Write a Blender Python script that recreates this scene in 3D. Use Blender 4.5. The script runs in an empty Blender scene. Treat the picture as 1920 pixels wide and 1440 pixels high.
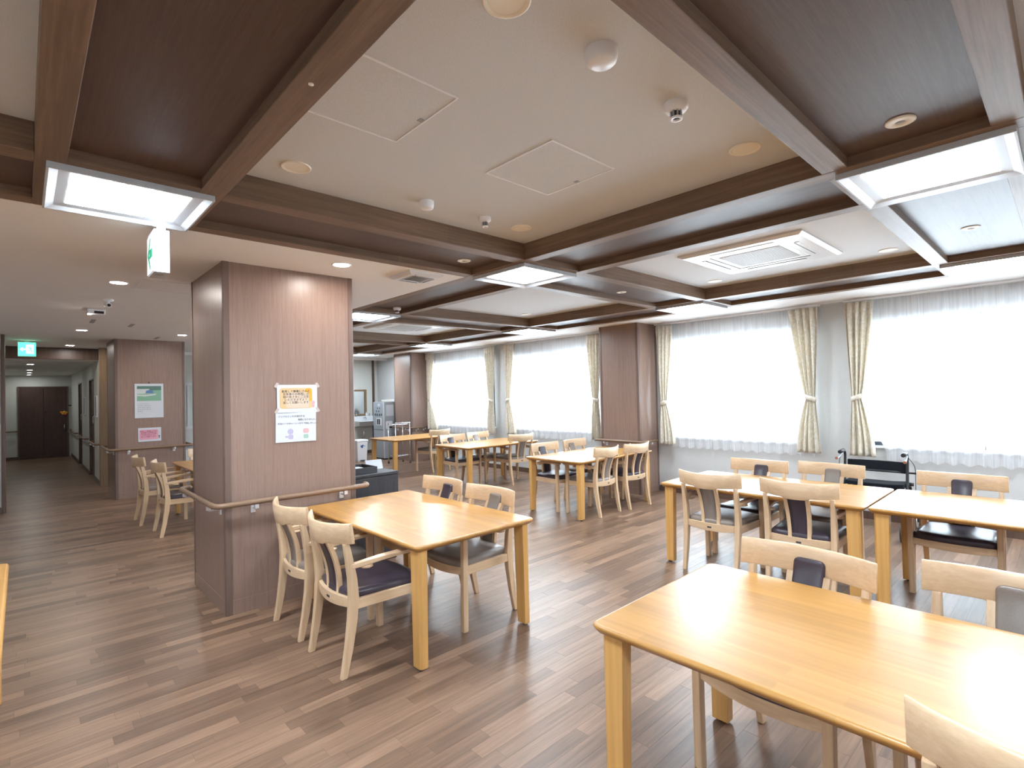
import bpy, bmesh, math, random
from mathutils import Matrix, Vector
random.seed(7)
S = bpy.context.scene
COL = S.collection
PI = math.pi

# ---------------------------------------------------------------- camera, world, exposure
cam_d = bpy.data.cameras.new('camera'); cam = bpy.data.objects.new('camera', cam_d); COL.objects.link(cam)
CH = 1.5
RX = Vector((0.73014, -0.68293, -0.02254)); UP = Vector((0.00510, -0.02753, 0.99961)); FW = Vector((0.68328, 0.72997, 0.01662))
m = Matrix.Identity(4)
for i in range(3):
    m[i][0] = RX[i]; m[i][1] = UP[i]; m[i][2] = -FW[i]
m.translation = Vector((0, 0, CH))
cam.matrix_world = m
cam_d.sensor_fit = 'HORIZONTAL'; cam_d.sensor_width = 36.0; cam_d.lens = 981.98 * 36.0 / 1920.0
cam_d.clip_start = 0.05; cam_d.clip_end = 100
S.camera = cam
S.view_settings.view_transform = 'Standard'; S.view_settings.look = 'None'
S.view_settings.gamma = 1; S.view_settings.use_curve_mapping = False
S.view_settings.exposure = 2.4
w = bpy.data.worlds.new('overcast_sky'); S.world = w; w.use_nodes = True
bg = w.node_tree.nodes['Background']; bg.inputs[0].default_value = (0.80, 0.90, 1.0, 1); bg.inputs[1].default_value = 2.3
S.cycles.max_bounces = 8; S.cycles.diffuse_bounces = 5; S.cycles.transparent_max_bounces = 16
S.cycles.use_denoising = True
S.cycles.sample_clamp_indirect = 6.0
S.cycles.caustics_reflective = False; S.cycles.caustics_refractive = False

PANEL_E = 17.0
WIN_W = 20.0

# ---------------------------------------------------------------- materials
def nt(name):
    mt = bpy.data.materials.new(name); mt.use_nodes = True
    t = mt.node_tree; b = t.nodes['Principled BSDF']
    return mt, t, b

def plain(name, col, rough=0.5, metal=0.0, coat=0.0, spec=0.5):
    mt, t, b = nt(name)
    b.inputs['Base Color'].default_value = (*col, 1); b.inputs['Roughness'].default_value = rough
    b.inputs['Metallic'].default_value = metal; b.inputs['Coat Weight'].default_value = coat
    b.inputs['Specular IOR Level'].default_value = spec
    return mt

def emit(name, col, s):
    mt, t, b = nt(name)
    b.inputs['Base Color'].default_value = (0.8, 0.8, 0.8, 1)
    b.inputs['Emission Color'].default_value = (*col, 1); b.inputs['Emission Strength'].default_value = s
    return mt

def coords(t, scale, rot=(0, 0, 0), kind='Object'):
    tc = t.nodes.new('ShaderNodeTexCoord'); mp = t.nodes.new('ShaderNodeMapping')
    mp.inputs['Scale'].default_value = scale; mp.inputs['Rotation'].default_value = rot
    t.links.new(tc.outputs[kind], mp.inputs[0]); return mp.outputs[0]

def noise(t, vec, scale, detail=4, rough=0.6):
    n = t.nodes.new('ShaderNodeTexNoise'); n.inputs['Scale'].default_value = scale
    n.inputs['Detail'].default_value = detail; n.inputs['Roughness'].default_value = rough
    t.links.new(vec, n.inputs['Vector']); return n.outputs['Fac']

def ramp(t, fac, c1, c2, p1=0.3, p2=0.7):
    r = t.nodes.new('ShaderNodeValToRGB')
    r.color_ramp.elements[0].position = p1; r.color_ramp.elements[1].position = p2
    r.color_ramp.elements[0].color = (*c1, 1); r.color_ramp.elements[1].color = (*c2, 1)
    t.links.new(fac, r.inputs[0]); return r.outputs[0]

def mix(t, f, a, b, mode='MIX'):
    n = t.nodes.new('ShaderNodeMix'); n.data_type = 'RGBA'; n.blend_type = mode
    for sock, v in ((n.inputs[0], f), (n.inputs[6], a), (n.inputs[7], b)):
        if hasattr(v, 'links') or hasattr(v, 'is_linked'): t.links.new(v, sock)
        elif isinstance(v, tuple): sock.default_value = (*v, 1)
        else: sock.default_value = v
    return n.outputs[2]

def bump(t, b, fac, strength=0.1, dist=0.002):
    n = t.nodes.new('ShaderNodeBump'); n.inputs['Strength'].default_value = strength; n.inputs['Distance'].default_value = dist
    t.links.new(fac, n.inputs['Height']); t.links.new(n.outputs[0], b.inputs['Normal'])

def wood(name, c1, c2, axis, rough=0.4, coat=0.0, fine=60, staves=None, spec=0.5, bstr=0.05):
    """grain that runs along axis; staves=(length,width) adds glued blocks of varying tone"""
    mt, t, b = nt(name)
    sc = [1.0, 1.0, 1.0]; sc['xyz'.index(axis)] = 0.035
    v = coords(t, tuple(sc))
    f1 = noise(t, v, fine, 6, 0.65); f2 = noise(t, v, fine * 0.22, 3, 0.5)
    c = ramp(t, f1, c1, c2)
    dark = tuple(x * 0.78 for x in c1)
    c = mix(t, ramp(t, f2, (0, 0, 0), (0.45, 0.45, 0.45), 0.45, 0.7), c, dark)
    if staves:
        rot = (0, 0, PI / 2) if axis == 'y' else (0, 0, 0)
        tc = t.nodes.new('ShaderNodeTexCoord'); mp = t.nodes.new('ShaderNodeMapping'); mp.inputs['Rotation'].default_value = rot
        t.links.new(tc.outputs['Object'], mp.inputs[0])
        br = t.nodes.new('ShaderNodeTexBrick'); br.offset = 0.37; br.squash = 1.0
        br.inputs['Scale'].default_value = 1.0; br.inputs['Brick Width'].default_value = staves[0]; br.inputs['Row Height'].default_value = staves[1]
        br.inputs['Mortar Size'].default_value = 0.0; br.inputs['Bias'].default_value = 0.0
        br.inputs['Color1'].default_value = (0.88, 0.88, 0.88, 1); br.inputs['Color2'].default_value = (1.06, 1.06, 1.06, 1)
        t.links.new(mp.outputs[0], br.inputs['Vector'])
        c = mix(t, 1.0, c, br.outputs['Color'], 'MULTIPLY')
    t.links.new(c, b.inputs['Base Color'])
    b.inputs['Roughness'].default_value = rough; b.inputs['Coat Weight'].default_value = coat
    b.inputs['Coat Roughness'].default_value = 0.22; b.inputs['Specular IOR Level'].default_value = spec
    bump(t, b, f1, bstr, 0.001)
    return mt

M = {}
# wood veneer sheet on columns and coffers
M['veneer'] = wood('walnut_veneer', (0.232, 0.150, 0.118), (0.305, 0.206, 0.166), 'z', 0.36, 0.0, 240)
M['corner'] = wood('walnut_corner_strip', (0.150, 0.098, 0.080), (0.180, 0.120, 0.098), 'z', 0.36, 0.0, 120)
M['veneer_x'] = wood('walnut_veneer_ceiling', (0.095, 0.061, 0.050), (0.125, 0.083, 0.069), 'x', 0.45, 0.0, 260, spec=0.3)
M['veneer_y'] = wood('walnut_veneer_ceiling_lengthwise', (0.095, 0.061, 0.050), (0.125, 0.083, 0.069), 'y', 0.45, 0.0, 260, spec=0.3)
M['veneer_dark'] = wood('dark_walnut_trim', (0.085, 0.050, 0.036), (0.135, 0.082, 0.062), 'z', 0.35, 0.0, 90)
M['beam_x'] = wood('stained_oak_beam_across', (0.150, 0.090, 0.055), (0.260, 0.170, 0.112), 'x', 0.5, 0.0, 60, (0.55, 0.05))
M['beam_y'] = wood('stained_oak_beam_along', (0.150, 0.090, 0.055), (0.260, 0.170, 0.112), 'y', 0.5, 0.0, 60, (0.55, 0.05))
M['post'] = wood('oak_post', (0.19, 0.12, 0.065), (0.30, 0.20, 0.12), 'z', 0.5, 0.0, 70)
M['door'] = wood('dark_door_veneer', (0.050, 0.022, 0.017), (0.088, 0.042, 0.032), 'z', 0.4, 0.0, 120)
M['honey'] = wood('honey_lacquered_wood', (0.42, 0.198, 0.046), (0.53, 0.28, 0.078), 'y', 0.38, 0.26, 42, (0.42, 0.055), bstr=0.02)
M['honey_leg'] = wood('honey_lacquered_leg', (0.56, 0.295, 0.085), (0.69, 0.40, 0.14), 'z', 0.30, 0.3, 36, bstr=0.02)
M['ash'] = wood('pale_ash', (0.58, 0.39, 0.235), (0.71, 0.525, 0.345), 'z', 0.38, 0.1, 60, bstr=0.02)
M['ash_x'] = wood('pale_ash_rail', (0.58, 0.39, 0.235), (0.71, 0.525, 0.345), 'x', 0.38, 0.1, 60, bstr=0.02)
M['ash_y'] = wood('pale_ash_arm', (0.58, 0.39, 0.235), (0.71, 0.525, 0.345), 'y', 0.36, 0.15, 60, bstr=0.02)
M['rail'] = plain('tan_handrail', (0.215, 0.132, 0.082), 0.42)
M['black'] = plain('black_plastic', (0.015, 0.015, 0.018), 0.4)
M['blackcloth'] = plain('black_nylon', (0.010, 0.012, 0.016), 0.85, spec=0.15)
M['chrome'] = plain('chrome', (0.75, 0.75, 0.77), 0.18, 1.0)
M['silver'] = plain('silver_bracket', (0.72, 0.72, 0.74), 0.35, 0.6)
M['white'] = plain('white_plastic', (0.86, 0.87, 0.90), 0.35)
M['whitemetal'] = plain('white_enamel', (0.72, 0.735, 0.76), 0.3)
M['lightframe'] = plain('light_frame_enamel', (0.50, 0.52, 0.55), 0.5)
M['ivory'] = plain('ivory_trim', (0.90, 0.86, 0.76), 0.4)
M['paper'] = plain('white_paper', (0.60, 0.63, 0.68), 0.8)
M['grey'] = plain('grey_grille', (0.35, 0.36, 0.38), 0.6)
M['dgrey'] = plain('dark_slot', (0.045, 0.045, 0.05), 0.6)
M['steel'] = plain('grey_steel', (0.36, 0.40, 0.45), 0.38, 0.25)
M['navy'] = plain('dark_window_metal', (0.055, 0.065, 0.085), 0.5)
M['cab'] = wood('charcoal_grain_board', (0.020, 0.019, 0.023), (0.042, 0.039, 0.046), 'z', 0.45, 0.0, 110)
M['charcoal'] = plain('charcoal_box', (0.026, 0.026, 0.032), 0.5)

def fabric(name, c1, c2, rough=0.5, scale=500):
    mt, t, b = nt(name); v = coords(t, (1, 1, 1)); f = noise(t, v, scale, 2)
    t.links.new(ramp(t, f, c1, c2), b.inputs['Base Color']); b.inputs['Roughness'].default_value = rough
    bump(t, b, f, 0.06, 0.001); return mt
M['plum'] = fabric('plum_vinyl', (0.040, 0.030, 0.044), (0.056, 0.043, 0.060), 0.38)
M['taupe'] = fabric('taupe_vinyl', (0.20, 0.165, 0.145), (0.255, 0.215, 0.19), 0.40)
M['wall'] = fabric('grey_beige_wallpaper', (0.53, 0.535, 0.53), (0.60, 0.605, 0.60), 0.8, 160)
M['wallw'] = fabric('pale_wallpaper', (0.60, 0.60, 0.56), (0.67, 0.67, 0.63), 0.8, 160)
M['ceilw'] = fabric('white_ceiling_paper', (0.82, 0.80, 0.785), (0.87, 0.85, 0.835), 0.85, 200)
M['linen'] = fabric('beige_linen_ceiling_paper', (0.60, 0.62, 0.645), (0.71, 0.73, 0.755), 0.85, 260)

# floor planks: tone comes from a per-plank attribute
def plank_mat():
    mt, t, b = nt('brown_wood_plank')
    v = coords(t, (0.05, 1, 1))
    at = t.nodes.new('ShaderNodeAttribute'); at.attribute_name = 'tone'
    ad = t.nodes.new('ShaderNodeVectorMath'); ad.operation = 'ADD'
    sc = t.nodes.new('ShaderNodeVectorMath'); sc.operation = 'SCALE'; sc.inputs['Scale'].default_value = 37.0
    t.links.new(at.outputs['Vector'], sc.inputs[0]); t.links.new(v, ad.inputs[0]); t.links.new(sc.outputs[0], ad.inputs[1])
    f = noise(t, ad.outputs[0], 48, 6, 0.7); g = noise(t, ad.outputs[0], 14, 3, 0.5)
    base = ramp(t, at.outputs['Fac'], (0.148, 0.088, 0.058), (0.300, 0.184, 0.122), 0.0, 1.0)
    c = mix(t, ramp(t, f, (0, 0, 0), (1, 1, 1), 0.35, 0.65), mix(t, 1.0, base, (0.72, 0.71, 0.70), 'MULTIPLY'), mix(t, 1.0, base, (1.18, 1.17, 1.15), 'MULTIPLY'))
    c = mix(t, ramp(t, g, (0, 0, 0), (0.5, 0.5, 0.5), 0.5, 0.75), c, mix(t, 1.0, base, (0.6, 0.58, 0.56), 'MULTIPLY'))
    t.links.new(c, b.inputs['Base Color'])
    b.inputs['Roughness'].default_value = 0.34; b.inputs['Specular IOR Level'].default_value = 0.55
    v2 = coords(t, (1, 1, 1)); n2 = noise(t, v2, 330, 2, 0.5)
    bump(t, b, n2, 0.10, 0.0012)
    return mt
M['plank'] = plank_mat()
M['subfloor'] = plain('subfloor', (0.05, 0.032, 0.024), 0.6)

def sheer_mat():
    mt, t, b = nt('sheer_voile'); t.nodes.remove(b)
    out = t.nodes['Material Output']
    tr = t.nodes.new('ShaderNodeBsdfTranslucent'); tr.inputs[0].default_value = (0.95, 0.96, 0.98, 1)
    df = t.nodes.new('ShaderNodeBsdfDiffuse'); df.inputs[0].default_value = (0.93, 0.95, 0.98, 1)
    tp = t.nodes.new('ShaderNodeBsdfTransparent')
    a = t.nodes.new('ShaderNodeMixShader'); a.inputs[0].default_value = 0.45
    t.links.new(tr.outputs[0], a.inputs[1]); t.links.new(df.outputs[0], a.inputs[2])
    v = coords(t, (1, 1, 0.02)); f = noise(t, v, 60, 3)
    r = ramp(t, f, (0.50, 0.50, 0.50), (0.66, 0.66, 0.66), 0.3, 0.7)
    mx = t.nodes.new('ShaderNodeMixShader'); t.links.new(r, mx.inputs[0])
    t.links.new(tp.outputs[0], mx.inputs[1]); t.links.new(a.outputs[0], mx.inputs[2])
    t.links.new(mx.outputs[0], out.inputs[0]); return mt
M['sheer'] = sheer_mat()

def drape_mat():
    mt, t, b = nt('cream_leaf_drape')
    v = coords(t, (1, 1, 1)); vo = t.nodes.new('ShaderNodeTexVoronoi'); vo.inputs['Scale'].default_value = 30
    n = noise(t, v, 22, 2); ad = t.nodes.new('ShaderNodeMix'); ad.data_type = 'VECTOR'; ad.inputs[0].default_value = 0.03
    t.links.new(v, vo.inputs['Vector'])
    c = ramp(t, vo.outputs['Distance'], (0.88, 0.86, 0.80), (0.76, 0.70, 0.58), 0.42, 0.56)
    c = mix(t, ramp(t, n, (0, 0, 0), (0.8, 0.8, 0.8), 0.4, 0.6), c, (0.82, 0.76, 0.65))
    t.links.new(c, b.inputs['Base Color']); b.inputs['Roughness'].default_value = 0.75
    out = t.nodes['Material Output']; tr = t.nodes.new('ShaderNodeBsdfTranslucent'); t.links.new(c, tr.inputs[0])
    mx = t.nodes.new('ShaderNodeMixShader'); mx.inputs[0].default_value = 0.22
    t.links.new(b.outputs[0], mx.inputs[1]); t.links.new(tr.outputs[0], mx.inputs[2]); t.links.new(mx.outputs[0], out.inputs[0])
    return mt
M['drape'] = drape_mat()

def glass_mat():
    mt, t, b = nt('window_glass'); t.nodes.remove(b); out = t.nodes['Material Output']
    tp = t.nodes.new('ShaderNodeBsdfTransparent'); tp.inputs[0].default_value = (0.95, 0.97, 0.97, 1)
    gl = t.nodes.new('ShaderNodeBsdfGlossy'); gl.inputs['Roughness'].default_value = 0.02
    fr = t.nodes.new('ShaderNodeFresnel'); fr.inputs[0].default_value = 1.35
    mx = t.nodes.new('ShaderNodeMixShader'); t.links.new(fr.outputs[0], mx.inputs[0])
    t.links.new(tp.outputs[0], mx.inputs[1]); t.links.new(gl.outputs[0], mx.inputs[2]); t.links.new(mx.outputs[0], out.inputs[0])
    return mt
M['glass'] = glass_mat()
M['mirror'] = plain('mirror_glass', (0.85, 0.88, 0.88), 0.03, 1.0)
M['panel_light'] = emit('panel_light_diffuser', (0.80, 0.91, 1.0), PANEL_E)
M['down_light'] = emit('downlight_lens', (1.0, 0.93, 0.86), 60.0)
M['corridor_light'] = emit('corridor_downlight_lens', (0.92, 0.97, 0.95), 24.0)
M['dim_light'] = emit('nightlight_lens', (1.0, 0.9, 0.7), 0.05)
M['green'] = emit('exit_green', (0.03, 0.80, 0.36), 0.5)
M['greenink'] = plain('green_ink', (0.0, 0.14, 0.06), 0.5)
M['exit_white'] = emit('exit_white', (0.85, 1.0, 0.95), 0.6)
M['exit_face'] = emit('exit_white_face', (0.93, 0.98, 1.0), 0.02)

# ---------------------------------------------------------------- mesh helpers
def mesh_obj(name, bm, mat, parent=None, smooth=False, bevel=0.0):
    me = bpy.data.meshes.new(name); bm.to_mesh(me); bm.free()
    if isinstance(mat, (list, tuple)):
        for x in mat: me.materials.append(x)
    else: me.materials.append(mat)
    if smooth:
        me.polygons.foreach_set('use_smooth', [True] * len(me.polygons))
    o = bpy.data.objects.new(name, me); COL.objects.link(o)
    if parent: o.parent = parent
    if bevel:
        md = o.modifiers.new('bevel', 'BEVEL'); md.width = bevel; md.segments = 2; md.limit_method = 'ANGLE'; md.angle_limit = math.radians(40)
    return o

def box(bm, x0, x1, y0, y1, z0, z1, mi=0):
    vs = [bm.verts.new((x, y, z)) for x in (x0, x1) for y in (y0, y1) for z in (z0, z1)]
    for q in ((0, 1, 3, 2), (4, 6, 7, 5), (0, 4, 5, 1), (2, 3, 7, 6), (0, 2, 6, 4), (1, 5, 7, 3)):
        f = bm.faces.new([vs[i] for i in q]); f.material_index = mi
    return vs

def boxo(name, x0, x1, y0, y1, z0, z1, mat, parent=None, bevel=0.0):
    bm = bmesh.new(); box(bm, x0, x1, y0, y1, z0, z1); return mesh_obj(name, bm, mat, parent, False, bevel)

def lathe(bm, cx, cy, prof, seg=24, mi=0):
    """prof: list of (radius, z) from top to bottom"""
    rings = []
    for r, z in prof:
        if r < 1e-6: rings.append([bm.verts.new((cx, cy, z))])
        else: rings.append([bm.verts.new((cx + r * math.cos(2 * PI * k / seg), cy + r * math.sin(2 * PI * k / seg), z)) for k in range(seg)])
    for a, b in zip(rings, rings[1:]):
        for k in range(seg):
            k2 = (k + 1) % seg
            if len(a) == 1 and len(b) == 1: continue
            if len(a) == 1: f = bm.faces.new((a[0], b[k], b[k2]))
            elif len(b) == 1: f = bm.faces.new((a[k], b[0], a[k2]))
            else: f = bm.faces.new((a[k], b[k], b[k2], a[k2]))
            f.material_index = mi; f.smooth = True
    bmesh.ops.recalc_face_normals(bm, faces=bm.faces)

def tube(bm, pts, r, seg=10, cap=True):
    pts = [Vector(p) for p in pts]; rings = []
    prevn = None
    for i, p in enumerate(pts):
        if i == 0: d = pts[1] - p
        elif i == len(pts) - 1: d = p - pts[i - 1]
        else: d = (pts[i + 1] - p).normalized() + (p - pts[i - 1]).normalized()
        d.normalize()
        if prevn is None:
            a = Vector((0, 0, 1)) if abs(d.z) < 0.9 else Vector((1, 0, 0))
            n = d.cross(a).normalized()
        else:
            n = (prevn - d * prevn.dot(d)).normalized()
        prevn = n; bnm = d.cross(n)
        rings.append([bm.verts.new(p + (n * math.cos(2 * PI * k / seg) + bnm * math.sin(2 * PI * k / seg)) * r) for k in range(seg)])
    for a, b in zip(rings, rings[1:]):
        for k in range(seg):
            f = bm.faces.new((a[k], a[(k + 1) % seg], b[(k + 1) % seg], b[k])); f.smooth = True
    if cap:
        bm.faces.new(rings[0][::-1]); bm.faces.new(rings[-1])

def sweep(bm, secs):
    """secs: list of 4-corner (or n-corner) loops, bridged and capped"""
    rings = [[bm.verts.new(p) for p in s] for s in secs]
    n = len(rings[0])
    for a, b in zip(rings, rings[1:]):
        for k in range(n): bm.faces.new((a[k], a[(k + 1) % n], b[(k + 1) % n], b[k]))
    bm.faces.new(rings[0][::-1]); bm.faces.new(rings[-1])
    bmesh.ops.recalc_face_normals(bm, faces=bm.faces)

def arcpath(pts, r, n=5):
    """round the corners of a polyline"""
    pts = [Vector(p) for p in pts]; out = [pts[0]]
    for a, b, c in zip(pts, pts[1:], pts[2:]):
        u = (a - b).normalized(); v = (c - b).normalized()
        p, q = b + u * r, b + v * r
        for k in range(n + 1):
            s = k / n; out.append(p * (1 - s) ** 2 + b * 2 * s * (1 - s) + q * s * s)
    out.append(pts[-1]); return out

def tag(o, label, cat, group=None):
    o['label'] = label; o['category'] = cat
    if group: o['group'] = group
    return o

def thing(name, label, cat, loc=(0, 0, 0), rz=0.0, group=None):
    o = bpy.data.objects.new(name, None); COL.objects.link(o); o.empty_display_size = 0.1
    o.location = loc; o.rotation_euler = (0, 0, rz); return tag(o, label, cat, group)

def struct(o): o['kind'] = 'structure'; return o

def dup(root, loc, rz, label, group):
    r = root.copy(); COL.objects.link(r); r.location = loc; r.rotation_euler = (0, 0, rz); r['label'] = label
    if group: r['group'] = group
    for ch in list(root.children):
        c = ch.copy(); COL.objects.link(c); c.parent = r
        for g in list(ch.children):
            d = g.copy(); COL.objects.link(d); d.parent = c
    return r

def text(name, body, size, mat, parent, loc, rot, align='CENTER', spacing=1.0):
    cu = bpy.data.curves.new(name, 'FONT'); cu.body = body; cu.size = size; cu.align_x = align; cu.space_line = spacing
    cu.extrude = 0.0003; cu.resolution_u = 2
    tmp = bpy.data.objects.new(name + '_src', cu); COL.objects.link(tmp)
    dg = bpy.context.evaluated_depsgraph_get()
    me = bpy.data.meshes.new_from_object(tmp.evaluated_get(dg)); bpy.data.objects.remove(tmp)
    me.materials.clear(); me.materials.append(mat)
    o = bpy.data.objects.new(name, me); COL.objects.link(o); o.parent = parent; o.location = loc; o.rotation_euler = rot
    return o

# ---------------------------------------------------------------- ceiling levels
ZC = 2.465; ZB = 2.585; ZD = 2.512
XW = 6.92
# ================================================================= STRUCTURE
# ---- floor: sub-floor slab with individual planks
bm = bmesh.new(); box(bm, -3.4, XW, -3.4, 12.65, -0.06, -0.0006); box(bm, -0.6, 1.17, 12.65, 19.45, -0.06, -0.0006)
floor = struct(mesh_obj('floor', bm, M['subfloor']))
PW = 0.075
planks = []
rr = random.Random(3)
y = -3.4; 
while y < 19.3:
    xr = (-3.4, XW) if y < 12.6 else (-0.6, 1.17)
    x = xr[0] - rr.random() * 0.8
    while x < xr[1]:
        L = rr.choice((0.3, 0.45, 0.6, 0.75, 0.9))
        a, b = max(x, xr[0]), min(x + L, xr[1])
        if b - a > 0.02: planks.append((a, b, y, min(y + PW, 12.65 if y < 12.6 else 19.3), rr.random()))
        x += L
    y += PW
def in_view(a, b, y0):
    p = Vector(((a + b) / 2, y0, 0)) - Vector((0, 0, CH)); d = p.dot(FW)
    if d < 0.4: return None
    px = 960 + 982 * p.dot(RX) / d; py = 720 - 982 * p.dot(UP) / d
    return d if -60 < px < 1980 and py < 1470 else None
vis = sorted((d, i) for i, (a, b, y0, y1, t) in enumerate(planks) if (d := in_view(a, b, y0)) is not None)
near = set(i for d, i in vis[:295])
G = 0.0004
def plank_mesh(items, name):
    vs, fs, tn = [], [], []
    for a, b, y0, y1, t in items:
        k = len(vs)
        a1, b1, c1, d1 = a + G, b - G, y0 + G, y1 - G
        vs += [(a1, c1, -0.0006), (b1, c1, -0.0006), (b1, d1, -0.0006), (a1, d1, -0.0006), (a1, c1, 0), (b1, c1, 0), (b1, d1, 0), (a1, d1, 0)]
        for q in ((4, 5, 6, 7), (0, 1, 5, 4), (1, 2, 6, 5), (2, 3, 7, 6), (3, 0, 4, 7)): fs.append([k + j for j in q])
        tn += [t] * 8
    me = bpy.data.meshes.new(name); me.from_pydata(vs, [], fs)
    at = me.attributes.new('tone', 'FLOAT', 'POINT'); at.data.foreach_set('value', tn)
    me.materials.append(M['plank']); o = bpy.data.objects.new(name, me); COL.objects.link(o); o.parent = floor; return o
for i in sorted(near): plank_mesh([planks[i]], 'plank')
po = plank_mesh([p for i, p in enumerate(planks) if i not in near], 'distant_planks'); po['kind'] = 'stuff'

# ---- ceiling
XB = [(-2.62, -2.52), (-2.05, -1.95), (.04, .137), (.607, .711), (2.68, 2.777), (3.29, 3.39), (5.44, 5.54), (6.08, 6.18)]
YB = [(-2.62, -2.52), (-2.05, -1.95), (.085, .183), (.653, .755), (2.70, 2.81), (3.31, 3.41), (5.43, 5.53), (6.05, 6.15), (8.14, 8.24), (8.75, 8.85), (10.85, 10.95), (11.45, 11.55)]
bm = bmesh.new()
box(bm, -3.4, XW, -3.4, 12.65, 2.60, 2.72)                     # slab
box(bm, -3.4, -2.62, -3.4, 3.41, ZC, 2.60); box(bm, -2.62, 6.18, -3.4, -2.62, ZC, 2.60)
box(bm, 6.18, XW, -3.4, 12.65, ZC, 2.60); box(bm, -3.4, 2.68, 3.41, 12.1, ZC, 2.60)
box(bm, 1.02, 2.68, 12.1, 12.65, ZC, 2.60); box(bm, 2.68, 6.18, 11.55, 12.65, ZC, 2.60)
ceiling = struct(mesh_obj('ceiling', bm, M['ceilw']))
struct(boxo('ceiling_corridor', -0.6, 1.17, 12.12, 19.45, 2.26, 2.60, M['ceilw']))
def inB(ix, iy): return YB[iy][0] < 3.40 or XB[ix][0] > 2.6
NX, NY = len(XB), len(YB)
for ix, (a, b) in enumerate(XB):
    y1 = 3.41 if a < 2.6 else 11.55
    boxo('ceiling_beam', a, b, -2.62, y1, ZC, 2.60, M['beam_y'], ceiling, 0.003)
for iy, (c, d) in enumerate(YB):
    for ix in range(NX - 1):
        if c > 3.41 and XB[ix][0] < 2.6: continue
        boxo('ceiling_beam', XB[ix][1], XB[ix + 1][0], c, d, ZC + 0.0005, 2.60, M['beam_x'], ceiling, 0.003)
for ix in range(NX - 1):
    for iy in range(NY - 1):
        if YB[iy][0] > 3.3 and XB[ix][0] < 2.6: continue
        x0, x1, y0, y1 = XB[ix][1], XB[ix + 1][0], YB[iy][1], YB[iy + 1][0]
        sx, sy = ix % 2 == 0, iy % 2 == 0
        if sx and sy: continue                                    # the luminaire fills this crossing
        if sx: boxo('veneer_panel', x0, x1, y0, y1, ZD, 2.60, M['veneer_y'], ceiling)
        elif sy: boxo('veneer_panel', x0, x1, y0, y1, ZD, 2.60, M['veneer_x'], ceiling)
        else: boxo('linen_panel', x0, x1, y0, y1, ZB, 2.60, M['linen'], ceiling)

# ---- window wall with openings
WZ0, WZ1 = 0.82, 2.20
WINS = [(-3.6, -2.0), (-0.95, 1.62), (2.12, 4.05), (5.28, 7.38), (7.90, 10.05)]
WINS[0] = (-3.3, -2.0); WINS[1] = (-0.45, 1.62)  # first opening is unseen, added behind the viewpoint to let in light
bm = bmesh.new()
box(bm, XW, XW + 0.16, -3.55, 12.8, -0.06, WZ0); box(bm, XW, XW + 0.16, -3.55, 12.8, WZ1, 2.72)
e = [-3.55] + [v for ab in WINS for v in ab] + [12.8]
for i in range(0, len(e), 2): box(bm, XW, XW + 0.16, e[i], e[i + 1], WZ0, WZ1)
struct(mesh_obj('wall_right', bm, M['wall']))
struct(boxo('wall_kitchen', 1.17, XW, 12.65, 12.8, -0.06, 2.72, M['wallw']))
struct(boxo('wall_front', -3.55, XW, -3.55, -3.4, -0.06, 2.72, M['wall']))
struct(boxo('wall_left', -3.55, -3.4, -3.4, 10.1, -0.06, 2.72, M['wall']))
struct(boxo('wall_left_return', -3.55, -0.21, 10.1, 10.28, -0.06, 2.60, M['wall']))
struct(boxo('trim_1', -0.21, -0.17, 10.085, 10.295, 0, ZC, M['veneer_dark'], None, 0.004))
struct(boxo('wall_corridor_left', -0.6, -0.45, 10.28, 19.3, -0.06, 2.60, M['wallw']))
struct(boxo('wall_corridor_end', -0.6, 1.17, 19.3, 19.45, -0.06, 2.60, M['wallw']))
DRS = [(12.95, 13.95), (15.75, 16.75)]
bm = bmesh.new(); ya = 11.9
for c, d in DRS:
    box(bm, 1.02, 1.17, ya, c, -0.06, 2.60); box(bm, 1.02, 1.17, c, d, 1.97, 2.60); ya = d
box(bm, 1.02, 1.17, ya, 19.3, -0.06, 2.60)
struct(mesh_obj('wall_corridor_right', bm, M['wallw']))
struct(boxo('trim_2', 1.005, 1.185, 11.8, 11.9, 0, 2.465, M['post'], None, 0.004))
struct(boxo('trim_3', -0.45, 1.005, 12.06, 12.12, 2.262, 2.464, M['veneer_dark'], None, 0.003))
struct(boxo('trim_4', 6.765, 6.81, 12.60, 12.65, 0, ZC, M['veneer_dark'], None, 0.003))
struct(boxo('trim_5', 1.185, 6.92, 12.10, 12.12, 2.40, 2.464, M['ceilw']))
# baseboards
bm = bmesh.new()
for a, b in ((-3.4, 4.215), (4.93, 10.22), (10.96, 12.63)): box(bm, XW - 0.012, XW, a, b, 0, 0.085)
struct(mesh_obj('baseboard_right', bm, M['veneer_dark']))
struct(boxo('baseboard_kitchen', 1.19, 6.76, 12.638, 12.65, 0, 0.085, M['veneer_dark']))
struct(boxo('baseboard_corridor_end', -0.45, -0.06, 19.288, 19.3, 0, 0.08, M['veneer_dark']))
bm = bmesh.new()
for a, b in ((11.9, 12.95), (13.95, 15.75), (16.75, 19.28)): box(bm, 1.008, 1.02, a, b, 0, 0.08)
struct(mesh_obj('baseboard_corridor_right', bm, M['veneer_dark']))
struct(boxo('baseboard_left_return', -3.4, -0.215, 10.088, 10.1, 0, 0.08, M['veneer_dark']))

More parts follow.
